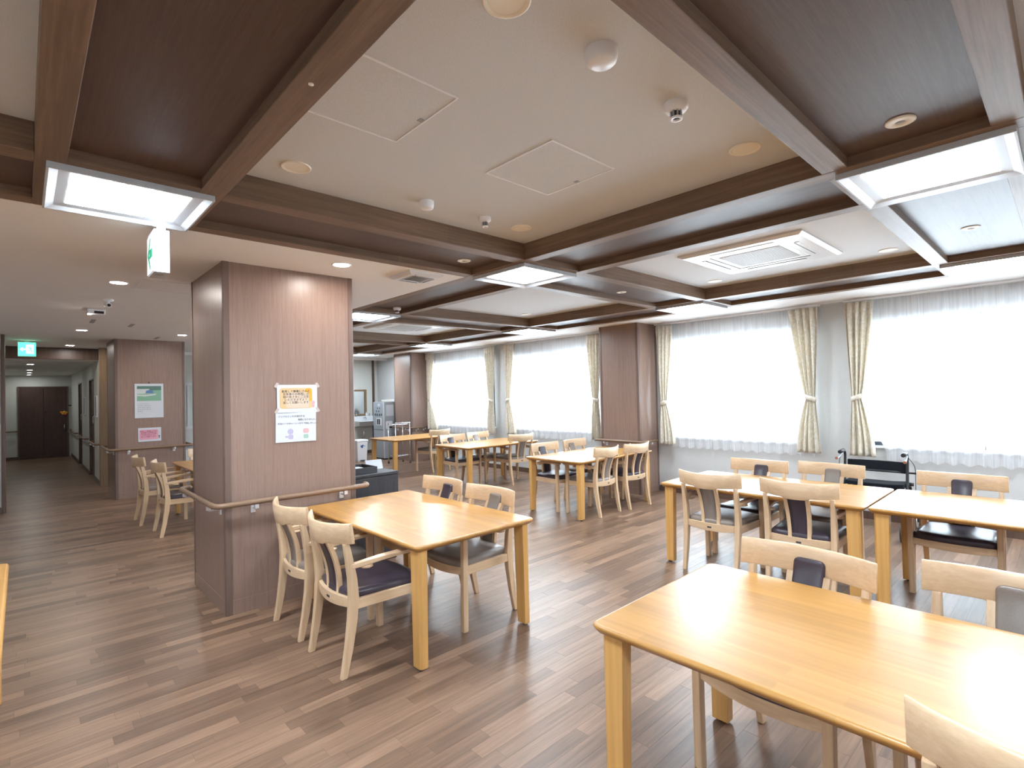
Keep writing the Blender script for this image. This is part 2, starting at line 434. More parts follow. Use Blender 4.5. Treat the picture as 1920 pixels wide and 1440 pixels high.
# ---- windows: frame, mullion, panes, sill
for n, (a, b) in enumerate(WINS):
    xf0, xf1 = XW + 0.05, XW + 0.11
    bm = bmesh.new(); t_ = 0.045
    box(bm, xf0, xf1, a, b, WZ0, WZ0 + t_); box(bm, xf0, xf1, a, b, WZ1 - t_, WZ1)
    box(bm, xf0, xf1, a, a + t_, WZ0 + t_, WZ1 - t_); box(bm, xf0, xf1, b - t_, b, WZ0 + t_, WZ1 - t_)
    fr = struct(mesh_obj('window_%d' % (n + 1), bm, M['navy']))
    mid = (a + b) / 2
    boxo('mullion', xf0 + .005, xf1 - .005, mid - .022, mid + .022, WZ0 + t_, WZ1 - t_, M['silver'], fr)
    for c, d in ((a + t_, mid - .022), (mid + .022, b - t_)): boxo('pane', XW + .078, XW + .082, c, d, WZ0 + t_, WZ1 - t_, M['glass'], fr)
    boxo('sill', XW - 0.03, XW + 0.05, a - .02, b + .02, WZ0 - .02, WZ0 + .004, M['whitemetal'], fr)
    # daylight through this window
    ld = bpy.data.lights.new('window_daylight', 'AREA'); ld.shape = 'RECTANGLE'; ld.size = (b - a); ld.size_y = WZ1 - WZ0
    ld.energy = WIN_W * (b - a) * 0.5; ld.color = (0.78, 0.89, 1.0)
    lo = bpy.data.objects.new('window_daylight', ld); COL.objects.link(lo)
    lo.location = (XW + 0.35, mid, (WZ0 + WZ1) / 2 + .1); lo.rotation_euler = (0, PI / 2, 0)
    lo.rotation_euler = Matrix(((0, 0, 1), (1, 0, 0), (0, 1, 0))).to_euler()

# ---- corridor doors (structure doors)
d1 = struct(boxo('door_1', -0.05, 0.428, 19.262, 19.298, 0.004, 1.925, M['door'], None, 0.002))
d2 = struct(boxo('door_2', 0.434, 0.915, 19.262, 19.298, 0.004, 1.925, M['door'], None, 0.002))
bm = bmesh.new(); box(bm, -0.085, -0.05, 19.25, 19.3, 0, 1.96); box(bm, 0.915, 0.95, 19.25, 19.3, 0, 1.96); box(bm, -0.05, 0.915, 19.25, 19.3, 1.925, 1.96)
struct(mesh_obj('trim_6', bm, M['veneer_dark']))
bm = bmesh.new(); tube(bm, [(0.86, 19.245, 0.75), (0.86, 19.245, 0.90)], 0.012); box(bm, 0.853, 0.867, 19.245, 19.262, 0.76, 0.775); box(bm, 0.853, 0.867, 19.245, 19.262, 0.875, 0.89)
mesh_obj('door_handle', bm, M['chrome'], d2)
bm = bmesh.new(); lathe(bm, 0, 0, [(0.016, 0.012), (0.016, 0), (0, 0)], 12); o = mesh_obj('peephole', bm, M['chrome'], d2); o.location = (0.47, 19.262, 1.25); o.rotation_euler = (PI / 2, 0, 0)
for k, (c, d) in enumerate(DRS):
    dd = struct(boxo('door_%d' % (k + 3), 1.05, 1.09, c + .03, d - .03, 0.004, 1.94, M['door'], None, 0.002))
    bm = bmesh.new(); box(bm, 1.016, 1.174, c, c + .03, 0, 1.97); box(bm, 1.016, 1.174, d - .03, d, 0, 1.97); box(bm, 1.016, 1.174, c + .03, d - .03, 1.94, 1.97)
    mesh_obj('door_frame', bm, M['veneer_dark'], dd)
    bm = bmesh.new(); tube(bm, arcpath([(1.05, c + .12, 1.22), (1.015, c + .12, 1.22), (1.015, c + .12, 1.08), (1.05, c + .12, 1.08)], .02, 3), 0.011, 8); mesh_obj('door_handle', bm, M['chrome'], dd)

# ================================================================= LUMINAIRES
XS = [(0.375), (3.03), (5.80)]
YS = [(0.415), (3.055), (5.79), (8.49), (11.20)]
def panel_light(cx, cy, label, group='square ceiling panel lights'):
    t = thing('ceiling_panel_light', label, 'ceiling light', (cx, cy, ZC), 0, group)
    O, I, D = 0.30, 0.222, 0.222
    bm = bmesh.new()
    z0, z1, zu = -0.026, -0.018, -0.006
    def ring(r, z): return [bm.verts.new((sx * r, sy * r, z)) for sx, sy in ((-1, -1), (1, -1), (1, 1), (-1, 1))]
    rs = [ring(O, 0.0), ring(O, z0), ring(O - .008, z0), ring(0.262, z1 + .006), ring(D, zu)]
    for a, b in zip(rs, rs[1:]):
        for k in range(4): bm.faces.new((a[k], a[(k + 1) % 4], b[(k + 1) % 4], b[k]))
    mesh_obj('frame', bm, M['lightframe'], t)
    for k in range(3):
        w_ = 2 * D / 3
        boxo('diffuser', -D + k * w_ + .003, -D + (k + 1) * w_ - .003, -D + .002, D - .002, zu - .001, zu + .001, M['panel_light'], t)
    boxo('backing', -.285, .285, -.285, .285, zu + .0015, -.0004, M['whitemetal'], t)
    return t
LBL = {
 (0, 1): 'square white panel light in the coffer crossing above the hanging arrow exit sign',
 (1, 1): 'square white panel light at the ceiling crossing in the middle, right of the big column',
 (1, 0): 'largest white panel light at upper right, in the coffer crossing near the window side',
 (2, 1): 'white panel light beside the white soffit above the second window from the right',
 (2, 0): 'white panel light at the right frame edge above the rightmost window',
 (1, 2): 'white panel light directly right of the big column top, beside a smoke detector',
 (2, 2): 'white panel light by the soffit just left of the window pillar, above the third window',
 (2, 3): 'white panel light near the soffit above the farthest window',
 (2, 4): 'farthest white panel light, above the sink corner beside the big column edge',
}
for (i, j), l in LBL.items(): panel_light(XS[i], YS[j], l)
panel_light(XS[0], YS[0], 'added unseen panel light overhead, nearest to the viewpoint, in the left coffer row')  # this and the following fixtures are out of view, added to light the room
panel_light(XS[0], -2.285, 'added unseen panel light behind the viewpoint in the left coffer row')
panel_light(XS[1], -2.285, 'added unseen panel light behind the viewpoint in the middle coffer row')
panel_light(-2.285, YS[0], 'added unseen fill panel light left of the viewpoint')  # left strip fixtures, unseen and added as fill light
panel_light(-2.285, YS[1], 'added unseen fill panel light far left of the viewpoint')
panel_light(-2.285, -2.285, 'added unseen fill panel light behind and left of the viewpoint')
panel_light(XS[2], -2.285, 'added unseen panel light behind the viewpoint in the window side coffer row')

def downlight(cx, cy, z, lit, label, r=0.062, mat=None, group=None):
    t = thing('downlight', label, 'ceiling light', (cx, cy, z), 0, group)
    bm = bmesh.new(); lathe(bm, 0, 0, [(r, 0.0), (r, -0.004), (r * .93, -0.006), (r * .80, -0.003), (r * .74, 0.0)], 28)
    mesh_obj('trim_ring', bm, mat or M['white'], t)
    bm = bmesh.new(); lathe(bm, 0, 0, [(0, -0.0022), (r * .77, -0.0022)] if lit else [(0, -0.0015), (r * .4, -0.0018), (r * .77, -0.0022)], 24)
    mesh_obj('lens', bm, (M['down_light'] if z > 2.4 else M['corridor_light']) if lit else (mat or M['white']), t)
    return t
for (x_, y_, z_, l) in ((.576, 5.26, ZC, 'lit round downlight on the white ceiling left of the big column top'),
                        (1.713, 3.63, ZC, 'lit round downlight just above the top right of the big column'),
                        (.586, 9.01, ZC, 'lit round downlight on the white ceiling, above and right of the green exit sign'),
                        (.596, 11.50, ZC, 'lit round downlight just in front of the corridor header'),
                        (1.74, 9.0, ZC, 'lit round downlight above the top right of the calendar column'),
                        (.12, 13.75, 2.26, 'nearest lit round downlight inside the corridor'),
                        (.13, 16.1, 2.26, 'second lit round downlight inside the corridor'),
                        (.135, 17.5, 2.26, 'third lit round downlight inside the corridor'),
                        (.14, 18.8, 2.26, 'farthest lit round downlight inside the corridor by the double door')):
    downlight(x_, y_, z_, True, l, 0.07, None, 'lit downlights')
for (x_, y_, l) in ((.947, 2.465, 'unlit cream recessed downlight at the left corner of the large beige coffer'),
                    (2.404, .986, 'unlit cream recessed downlight at the right corner of the large beige coffer'),
                    (2.406, 2.449, 'unlit cream recessed downlight at the far corner of the large beige coffer'),
                    (.983, 1.037, 'unlit cream recessed downlight cut by the top frame edge'),
                    (5.13, 2.44, 'unlit cream recessed downlight beside the large ceiling air conditioner, near the column side'),
                    (5.12, .985, 'unlit cream recessed downlight right of the large ceiling air conditioner'),
                    (5.12, 5.15, 'unlit cream recessed downlight at the window corner of the middle beige coffer')):
    downlight(x_, y_, ZB, False, l, 0.068, M['ivory'], 'unlit recessed downlights')
def spot(x_, y_, l):
    t = thing('emergency_light', l, 'ceiling light', (x_, y_, ZD), 0, 'small round emergency lights')
    bm = bmesh.new(); lathe(bm, 0, 0, [(0.05, 0.0), (0.05, -0.004), (0.045, -0.006), (0.018, -0.006), (0.018, 0.0)], 24); mesh_obj('trim_ring', bm, M['ivory'], t)
    bm = bmesh.new(); lathe(bm, 0, 0, [(0, -.009), (.012, -.006), (.018, -0.002)], 16); mesh_obj('lens', bm, M['grey'], t)
spot(2.475, .423, 'small round white emergency light on the dark strip left of the large panel light')
spot(4.53, .423, 'small round white emergency light on the bluish dark strip near the right frame edge')
spot(4.52, 3.147, 'small round white emergency light on the dark strip above the window pillar')
spot(2.458, 3.128, 'small round white emergency light on the dark strip left of the middle panel light')

# detectors
def detector(x_, y_, z_, r, l, sensor=False):
    t = thing('smoke_detector', l, 'detector', (x_, y_, z_), 0, None)
    bm = bmesh.new()
    if sensor: lathe(bm, 0, 0, [(r, 0), (r, -.018), (r * .8, -.03), (0, -.03)], 28)
    else: lathe(bm, 0, 0, [(r, 0), (r, -.024), (r * .9, -.038), (r * .80, -.043), (0, -.045)], 32)
    mesh_obj('body', bm, M['white'], t)
    if sensor:
        bm = bmesh.new()
        for k in range(8):
            a = 2 * PI * k / 8; c_, s_ = math.cos(a) * r * .42, math.sin(a) * r * .42
            box(bm, c_ - .0025, c_ + .0025, s_ - .0025, s_ + .0025, -.056, -.028)
        mesh_obj('sensor_cage', bm, M['grey'], t)
        bm = bmesh.new(); lathe(bm, 0, 0, [(r * .5, -.054), (r * .5, -.06), (r * .3, -.06), (r * .3, -.054)], 20)
        mesh_obj('sensor_ring', bm, M['white'], t)
        bm = bmesh.new(); lathe(bm, 0, 0, [(r * .3, -.03), (r * .3, -.052), (0, -.053)], 16); mesh_obj('sensor', bm, M['dgrey'], t)
detector(1.355, .996, ZB, .052, 'large white domed detector at the top of the beige coffer')
detector(1.823, 1.0, ZB, .046, 'white detector with caged sensor right of the large domed detector', True)
detector(1.666, 2.448, ZB, .040, 'small white domed detector near the lower beam of the beige coffer')
detector(2.093, 2.447, ZB, .038, 'small white detector with caged sensor left of the far cream downlight', True)
detector(3.17, 5.30, ZD, .045, 'white detector with sensor on the dark strip by the column light', True)

t = thing('beam_sensor', 'tiny pale round button on the beam left of the beige coffer', 'sensor', (.655, 1.575, ZC))
bm = bmesh.new(); lathe(bm, 0, 0, [(.008, 0), (.008, -.003), (0, -.005)], 14); mesh_obj('button', bm, M['ivory'], t)
# access hatches in the beige coffer
def hatch(x0, x1, y0, y1, z, l, w_=.006, mat=None):
    t = thing('ceiling_hatch', l, 'access panel', ((x0 + x1) / 2, (y0 + y1) / 2, z))
    hx, hy = (x1 - x0) / 2, (y1 - y0) / 2
    bm = bmesh.new()
    box(bm, -hx, hx, -hy, -hy + w_, -.004, .002); box(bm, -hx, hx, hy - w_, hy, -.004, .002)
    box(bm, -hx, -hx + w_, -hy + w_, hy - w_, -.004, .002); box(bm, hx - w_, hx, -hy + w_, hy - w_, -.004, .002)
    mesh_obj('frame', bm, M['white'], t)
    boxo('cover', -hx + w_, hx - w_, -hy + w_, hy - w_, -.0015, .002, mat or M['linen'], t)
    boxo('latch', hx - .03, hx - .012, -.012, .012, -.004, -.0015, M['grey'], t)
hatch(.73, 1.174, 1.504, 1.947, ZB, 'square access hatch with white edge partly hidden by the left beam')
hatch(1.67, 2.120, 1.497, 1.942, ZB, 'square access hatch with white edge in the middle of the beige coffer')
hatch(.70, 1.14, 4.99, 5.45, ZC, 'faint access hatch in the white ceiling left of the big column', .006, M['ceilw'])

# cassette air conditioners
def cassette(cx, cy, z, s, l, mats=None):
    t = thing('ceiling_air_conditioner', l, 'air conditioner', (cx, cy, z))
    h = s / 2
    bm = bmesh.new()
    def ring(r, zz): return [bm.verts.new((sx * r, sy * r, zz)) for sx, sy in ((-1, -1), (1, -1), (1, 1), (-1, 1))]
    rs = [ring(h, 0), ring(h, -.012), ring(h - .03, -.026), ring(h * .62, -.026), ring(h * .62, -.012), ring(h * .62, 0)]
    for a, b in zip(rs, rs[1:]):
        for k in range(4): bm.faces.new((a[k], a[(k + 1) % 4], b[(k + 1) % 4], b[k]))
    bmesh.ops.recalc_face_normals(bm, faces=bm.faces); mesh_obj('panel', bm, M['whitemetal'], t)
    boxo('grille_frame', -h * .60, h * .60, -h * .60, h * .60, -.022, -.010, M['whitemetal'], t, .003)
    bm = bmesh.new(); n = 22
    for k in range(n):
        x_ = -h * .5 + h * (k + .5) / n; box(bm, x_ - .006, x_ + .006, -h * .5, h * .5, -.026, -.0222)
    g = mesh_obj('grille', bm, plain('pale_grille', (.62, .64, .66), .5) if 'pg' not in M else M['pg'], t); g['kind'] = 'stuff'
    for k in range(4):
        f = boxo('louver', -h * .52, h * .52, h * .74, h * .80, -.030, -.0262, M['whitemetal'], t); f.rotation_euler = (0, 0, k * PI / 2)
        f = boxo('air_slot', -h * .50, h * .50, h * .715, h * .74, -.0275, -.0262, M['dgrey'], t); f.rotation_euler = (0, 0, k * PI / 2)
cassette(4.40, 1.71, ZB, .94, 'large white ceiling air conditioner in the coffer above the right hand windows')
cassette(4.415, 7.15, ZB, .94, 'farther white ceiling air conditioner in the coffer right of the big column')
cassette(2.34, 3.61, ZC, .32, 'small pale ceiling vent on the white ceiling right of the big column')

# slots, camera and box on the lobby ceiling
for x_, y_, l in ((.62, 7.95, 'thin grey slot on the lobby ceiling near the exit lights'), (1.02, 8.15, 'thin grey slot on the lobby ceiling left of the downlight by the calendar column'), (1.52, 9.6, 'thin grey slot on the lobby ceiling nearest the calendar column')):
    o = boxo('sprinkler_slot', -.02, .02, -.16, .16, -.004, 0, M['grey']); o.location = (x_, y_, ZC); tag(o, l, 'ceiling slot', None)
t = thing('ceiling_camera', 'small white camera hanging from the lobby ceiling above its mounting box', 'camera', (.60, 6.2, ZC))
bm = bmesh.new(); lathe(bm, 0, 0, [(.045, 0), (.04, -.012), (.012, -.02), (.012, -.035)], 16); mesh_obj('mount', bm, M['white'], t)
bm = bmesh.new(); tube(bm, [(-.01, .04, -.045), (.0, -.06, -.06)], .022, 12); mesh_obj('camera_body', bm, M['white'], t)
bm = bmesh.new(); tube(bm, [(0, -.061, -.060), (0, -.066, -.061)], .014, 12); mesh_obj('lens', bm, M['black'], t)
t = thing('ceiling_sensor_box', 'white box with a dark window and a lit spot on the lobby ceiling', 'sensor', (.57, 6.95, ZC))
boxo('housing', -.075, .075, -.06, .06, -.05, 0, M['white'], t, .006); boxo('window', -.02, .06, -.063, -.06, -.045, -.02, M['black'], t)
bm = bmesh.new(); lathe(bm, -.055, -.03, [(.016, -.05), (.012, -.057), (0, -.059)], 14); mesh_obj('lamp', bm, M['down_light'], t)

# exit signs
t = thing('exit_sign', 'white hanging sign with a green arrow under the left panel light', 'exit sign', (.515, 3.325, 0))
boxo('housing', .003, .075, 0, .19, 2.19, 2.42, M['lightframe'], t, .003); boxo('stem', .02, .06, .02, .17, 2.42, ZC, M['silver'], t)
boxo('lit_face', .0, .003, .006, .184, 2.197, 2.40, M['exit_face'], t); boxo('underside_port', .02, .055, .04, .09, 2.188, 2.19, M['grey'], t)
bm = bmesh.new()
for q in ([(.10, .135), (.10, .105), (.05, .12 - .0)],):
    pass
yv = lambda a: a
P = lambda yy, zz: (-.0006, yy, zz)
bm.faces.new([bm.verts.new(P(*p)) for p in ((.03, 2.325), (.03, 2.275), (.12, 2.275), (.12, 2.325))])
bm.faces.new([bm.verts.new(P(*p)) for p in ((.17, 2.30), (.10, 2.385), (.07, 2.385), (.13, 2.30))])
bm.faces.new([bm.verts.new(P(*p)) for p in ((.17, 2.30), (.13, 2.30), (.07, 2.215), (.10, 2.215))])
mesh_obj('arrow', bm, M['greenink'], t)
t = thing('exit_sign', 'green lit running figure exit sign hanging before the corridor', 'exit sign', (.06, 10.95, 0))
boxo('housing', -.105, .105, .003, .05, 2.225, 2.445, M['whitemetal'], t, .003); boxo('lit_face', -.10, .10, 0, .003, 2.23, 2.44, M['green'], t)
boxo('stem', -.03, .03, .015, .035, 2.445, ZC, M['silver'], t)
def flat(name, polys, mat, parent, yy):
    bm = bmesh.new()
    for p in polys: bm.faces.new([bm.verts.new((a, yy, b)) for a, b in p])
    return mesh_obj(name, bm, mat, parent)
flat('arrow', [[(-.082, 2.335), (-.05, 2.365), (-.05, 2.345), (-.02, 2.345), (-.02, 2.325), (-.05, 2.325), (-.05, 2.305)]], M['exit_white'], t, -.001)
flat('doorway', [[(-.01, 2.27), (.075, 2.27), (.075, 2.405), (-.01, 2.405)]], M['exit_white'], t, -.001)
flat('running_figure', [[(.045 + .01 * math.cos(a), 2.385 + .01 * math.sin(a)) for a in [k * PI / 5 for k in range(10)]],
     [(.01, 2.36), (.05, 2.37), (.06, 2.35), (.045, 2.33), (.03, 2.33), (.035, 2.35), (.01, 2.345)],
     [(.03, 2.335), (.045, 2.335), (.03, 2.305), (.0, 2.30), (-.005, 2.31), (.02, 2.315)],
     [(.04, 2.335), (.052, 2.33), (.06, 2.30), (.072, 2.285), (.062, 2.28), (.045, 2.30)]], M['green'], t, -.002)

# ================================================================= COLUMNS
def column(name, label, x0, x1, y0, y1, cat='column', nb=0):
    t = thing(name, label, cat, ((x0 + x1) / 2, (y0 + y1) / 2, 0))
    hx, hy = (x1 - x0) / 2, (y1 - y0) / 2
    g = .004
    bm = bmesh.new(); box(bm, -hx + g, hx - g, -hy + g, hy - g, 0, ZC); mesh_obj('veneer_cladding', bm, M['veneer'], t)
    c = .042
    for sx, sy in ((-1, -1), (1, -1), (1, 1), (-1, 1)):
        # rounded corner trim
        bm = bmesh.new(); r = .012; pts = []
        X, Y = hx, hy
        prof = [(X - c, Y), (X - r, Y)] + [(X - r + r * math.sin(a), Y - r + r * math.cos(a)) for a in (PI / 8, PI / 4, 3 * PI / 8)] + [(X, Y - r), (X, Y - c), (X - .006, Y - c), (X - .006, Y - .006), (X - c, Y - .006)]
        lo = [(sx * a, sy * b, 0.0) for a, b in prof]; hi = [(a, b, ZC) for a, b, _ in lo]
        sweep(bm, [lo, hi]); mesh_obj('corner_trim', bm, M['corner'], t)
    bm = bmesh.new()
    for a in ((-hx + c, hx - c, -hy, -hy + .004), (-hx + c, hx - c, hy - .004, hy), (-hx, -hx + .004, -hy + c, hy - c), (hx - .004, hx, -hy + c, hy - c)):
        box(bm, a[0], a[1], a[2], a[3], 0, .10)
    mesh_obj('skirting', bm, M['veneer'], t)
    return t
column('column', 'big wood veneered column with two paper notices, nearest', 1.02, 1.99, 4.016, 4.94)
column('column', 'wood veneered column carrying a wall calendar, by the corridor', 1.03, 1.97, 10.0, 10.92)
column('pilaster', 'wood veneered pillar between the second and third windows', 6.43, XW - .002, 4.22, 4.91)
column('pilaster', 'wood veneered pillar at the far end beside the grey machine', 6.43, XW - .002, 10.23, 10.95)

def handrail(label, pts, brackets, r=.019, corner=.06, z=.775):
    t = thing('handrail', label, 'handrail', (0, 0, 0))
    bm = bmesh.new(); tube(bm, arcpath([(x, y, z) for x, y in pts], corner, 6), r, 14); mesh_obj('rail', bm, M['rail'], t)
    for (x, y, nx, ny) in brackets:       # n = direction to the wall
        bm = bmesh.new()
        tube(bm, arcpath([(x, y, z - .015), (x, y, z - .05), (x + nx * .072, y + ny * .072, z - .05)], .015, 3), .007, 8)
        ox, oy = x + nx * .074, y + ny * .074
        box(bm, ox - .016 * abs(ny) - .004 * abs(nx), ox + .016 * abs(ny) + .004 * abs(nx), oy - .016 * abs(nx) - .004 * abs(ny), oy + .016 * abs(nx) + .004 * abs(ny), z - .085, z - .035)
        box(bm, x - .013, x + .013, y - .013, y + .013, z - .045, z - .017)
        mesh_obj('bracket', bm, M['silver'], t)
handrail('tan tube handrail wrapped around the big notice column', [(1.01, 5.02), (.942, 5.02), (.942, 3.938), (2.068, 3.938), (2.068, 4.02)],
         [(.942, 4.12, 1, 0), (.942, 4.85, 1, 0), (1.20, 3.938, 0, 1), (1.86, 3.938, 0, 1)], corner=.07)
handrail('tan tube handrail wrapped around the calendar column', [(1.03, 10.99), (.952, 10.99), (.952, 9.922), (2.05, 9.922), (2.05, 10.99), (1.98, 10.99)],
         [(.952, 10.12, 1, 0), (1.20, 9.922, 0, 1), (1.80, 9.922, 0, 1)], z=.765)
handrail('tan tube handrail around the pillar between the windows', [(6.70, 4.98), (6.352, 4.98), (6.352, 4.142), (6.74, 4.142)],
         [(6.352, 4.34, 1, 0), (6.352, 4.80, 1, 0), (6.60, 4.142, 0, 1)], z=.76)
handrail('tan tube handrail around the far pillar', [(6.352, 10.93), (6.352, 10.152), (6.84, 10.152)],
         [(6.352, 10.35, 1, 0), (6.352, 10.80, 1, 0), (6.55, 10.152, 0, 1), (6.75, 10.152, 0, 1)], z=.76)
for k, (c, d, l) in enumerate(((11.95, 12.90, 'short handrail on the corridor wall nearest the oak post'), (14.0, 15.70, 'handrail between the two corridor side doors'), (16.80, 19.20, 'handrail beyond the farther corridor side door'))):
    handrail(l, [(1.01, c), (.942, c), (.942, d), (1.01, d)], [(.942, c + .2, 1, 0), (.942, d - .2, 1, 0)], z=.74)
handrail('handrail left of the double door at the corridor end', [(-.44, 19.222), (-.09, 19.222)], [(-.2, 19.222, 0, 1)], z=.76)
handrail('handrail right of the double door at the corridor end', [(.955, 19.222), (1.005, 19.222)], [(.98, 19.222, 0, 1)], z=.73)

# ================================================================= NOTICES
ink = plain('grey_ink', (.10, .09, .10), .8); inkl = plain('light_ink', (.12, .14, .18), .8); redink = plain('red_ink', (.16, .03, .05), .8)
orange = plain('orange_print', (.66, .37, .06), .8); peach = plain('peach_print', (.64, .46, .25), .8); peachl = plain('pale_peach_print', (.64, .52, .41), .8); pink = plain('pink_print', (.75, .36, .46), .8)
lilac = plain('lilac_print', (.42, .40, .56), .8); mint = plain('mint_print', (.32, .50, .42), .8); rose = plain('rose_print', (.60, .38, .40), .8); tape = plain('tape', (.52, .44, .42), .3)
def rrect(cx, cz, w_, h_, r):
    p = []
    for sx, sz, a0 in ((1, 1, 0), (-1, 1, PI / 2), (-1, -1, PI), (1, -1, 1.5 * PI)):
        for k in range(5):
            a = a0 + k * PI / 8; p.append((cx + sx * (w_ / 2 - r) + r * math.cos(a), cz + sz * (h_ / 2 - r) + r * math.sin(a)))
    return p
def circ(cx, cz, r, n=14): return [(cx + r * math.cos(2 * PI * k / n), cz + r * math.sin(2 * PI * k / n)) for k in range(n)]
RT = (PI / 2, 0, 0)
BODY = '着席して静粛にされた\nお食事のお時間には\n他の皆さまにご注意\nいただきますよう\n宜しくお願いします'
t = thing('notice_sheet', 'white paper notice with a yellow rounded box, taped on the big column', 'notice', (1.527, 4.016, 1.49))
boxo('paper', -.151, .151, -.002, -.0005, -.105, .107, M['paper'], t)
flat('yellow_box', [rrect(-.01, .005, .245, .155, .02)], peach, t, -.0026)
flat('yellow_patch', [rrect(.085, .03, .05, .10, .015)], orange, t, -.0029)
flat('pale_patch', [rrect(.0, -.01, .17, .12, .02)], peachl, t, -.0032)
text('lettering', BODY, .0215, ink, t, (-.012, -.0036, .050), RT, 'CENTER', .98)
flat('small_figure', [circ(.118, -.03, .014), rrect(.118, -.055, .018, .025, .005)], rose, t, -.0034)
bm = bmesh.new()
for sx in (-1, 1):
    for zz in (.105, -.085):
        vs = [bm.verts.new(p) for p in ((sx * .135, -.0031, zz + .012), (sx * .152, -.0031, zz + .020), (sx * .172, -.0031, zz - .012), (sx * .155, -.0031, zz - .022))]; bm.faces.new(vs if sx > 0 else vs[::-1])
mesh_obj('tape', bm, tape, t)
t = thing('notice_sheet', 'white paper notice about hand washing, below the yellow one on the big column', 'notice', (1.515, 4.016, 1.275))
t.rotation_euler = (0, math.radians(0.8), 0)
boxo('paper', -.152, .150, -.002, -.0005, -.108, .112, M['paper'], t)
text('lettering', 'インフルエンザが流行する', .0165, inkl, t, (-.135, -.003, .078), RT, 'LEFT')
text('lettering', '季節になりました。', .0165, inkl, t, (.01, -.003, .052), RT, 'LEFT')
text('lettering', '手洗い・うがい・しっかり 予防しましょう', .0158, inkl, t, (-.138, -.003, .024), RT, 'LEFT')
flat('printed_child', [circ(-.045, -.030, .022), rrect(-.042, -.070, .036, .034, .008), rrect(-.072, -.068, .022, .014, .004)], lilac, t, -.0026)
flat('printed_child', [rrect(.072, -.028, .044, .036, .012)], rose, t, -.0026)
flat('printed_child', [rrect(.072, -.070, .038, .032, .008)], mint, t, -.0026)
t = thing('wall_calendar', 'wall calendar with a green park picture hung on the far column', 'calendar', (1.473, 10.0, 1.50))
boxo('sheet', -.19, .19, -.006, -.001, -.268, .272, M['paper'], t)
sky = plain('print_blue', (.12, .22, .42), .8); gr = plain('print_green', (.22, .42, .30), .8); gr2 = plain('print_dark_green', (.10, .20, .17), .8); gr3 = plain('print_pale', (.55, .60, .60), .8)
flat('picture', [[(-.16, .0), (.16, .0), (.16, .235), (-.16, .235)]], gr, t, -.0068)
flat('printed_trees', [[(-.16, .16), (.16, .17), (.16, .235), (-.16, .235)]], gr2, t, -.0074)
flat('printed_path', [[(-.16, .08), (-.05, .07), (.08, .09), (.10, .115), (-.04, .10), (-.16, .10)], [(-.16, .11), (.02, .12), (.0, .19), (-.16, .19)]], gr3, t, -.008)
flat('printed_tent', [[(-.05, .12), (.06, .12), (.05, .16), (.0, .175), (-.04, .16)]], sky, t, -.0086)
bm = bmesh.new()
for k in range(9): box(bm, -.165, .165, -.0066, -.006, -.03 - k * .022, -.0288 - k * .022)
for k in range(15): box(bm, -.165 + k * .0236, -.1638 + k * .0236, -.0066, -.006, -.206, -.03)
mesh_obj('date_grid', bm, plain('grid_ink', (.55, .60, .66), .8), t)
num = '\n'.join(' '.join('%2d' % (r_ * 7 + c_ + 1) for c_ in range(7) if r_ * 7 + c_ < 31) for r_ in range(5))
text('dates', num, .020, inkl, t, (-.155, -.0068, -.048), RT, 'LEFT', 1.5)
boxo('hook', -.006, .006, -.012, 0, .272, .30, M['dgrey'], t)
t = thing('notice_sheet', 'small white notice with a pink box under the calendar', 'notice', (1.475, 10.0, .968))
boxo('paper', -.152, .152, -.004, -.001, -.108, .108, M['paper'], t)
flat('pink_box', [rrect(-.012, 0, .245, .155, .02)], pink, t, -.0046)
text('lettering', BODY, .0225, redink, t, (-.014, -.0052, .046), RT, 'CENTER', .98)
flat('small_figure', [circ(.126, -.03, .012), rrect(.126, -.055, .014, .022, .004)], inkl, t, -.0048)

# ================================================================= CURTAINS
def sheer(y0, y1, label, x=6.862, z0=.675, z1=2.435, sweepL=None):
    """gathered voile panel from y0 to y1; sweepL gives a shaped left (high-y) edge"""
    n = int((y1 - y0) / .012); rows = 26
    rng = random.Random(int(y0 * 100)); ph = rng.random() * 6
    vs, fs = [], []
    for j in range(rows + 1):
        z = z1 + (z0 - z1) * j / rows; s = j / rows
        for i in range(n + 1):
            u = i / n; yy = y0 + (y1 - y0) * u
            if sweepL:
                ye = sweepL(z); yy = y0 + (ye - y0) * u
            w_ = yy * 2 * PI / .13 + ph + .5 * math.sin(yy * 5.1 + ph)
            amp = .010 + .012 * s
            dx = amp * math.sin(w_) + .004 * math.sin(w_ * 2.7)
            zz = z + (.012 * math.sin(w_ + 1) * s ** 6)
            vs.append((x + dx, yy, zz))
    for j in range(rows):
        for i in range(n):
            a = j * (n + 1) + i; fs.append((a, a + 1, a + n + 2, a + n + 1))
    me = bpy.data.meshes.new('sheer_curtain'); me.from_pydata(vs, [], fs); me.materials.append(M['sheer'])
    me.polygons.foreach_set('use_smooth', [True] * len(me.polygons))
    o = bpy.data.objects.new('sheer_curtain', me); COL.objects.link(o)
    return tag(o, label, 'sheer curtain', 'white sheer curtains')
def sw(z):
    # inner edge drawn aside by the walker: covers to 1.66 high up, 1.41 near the bottom
    s = min(1, max(0, (1.55 - z) / .8)); return 1.68 - .28 * s
sheer(.590, 1.66, 'white sheer curtain directly right of the walker, beside the tied curtain', sweepL=sw)
sheer(-.50, .588, 'white sheer curtain cut by the right frame edge')
sheer(3.05, 4.06, 'white sheer curtain left of the middle seam in the window right of the pillar')
sheer(2.10, 3.048, 'white sheer curtain right of the middle seam in the window right of the pillar')
sheer(6.27, 7.42, 'white sheer curtain left half of the window left of the pillar')
sheer(5.08, 6.268, 'white sheer curtain right half of the window left of the pillar')
sheer(8.94, 10.12, 'white sheer curtain left half of the farthest window')
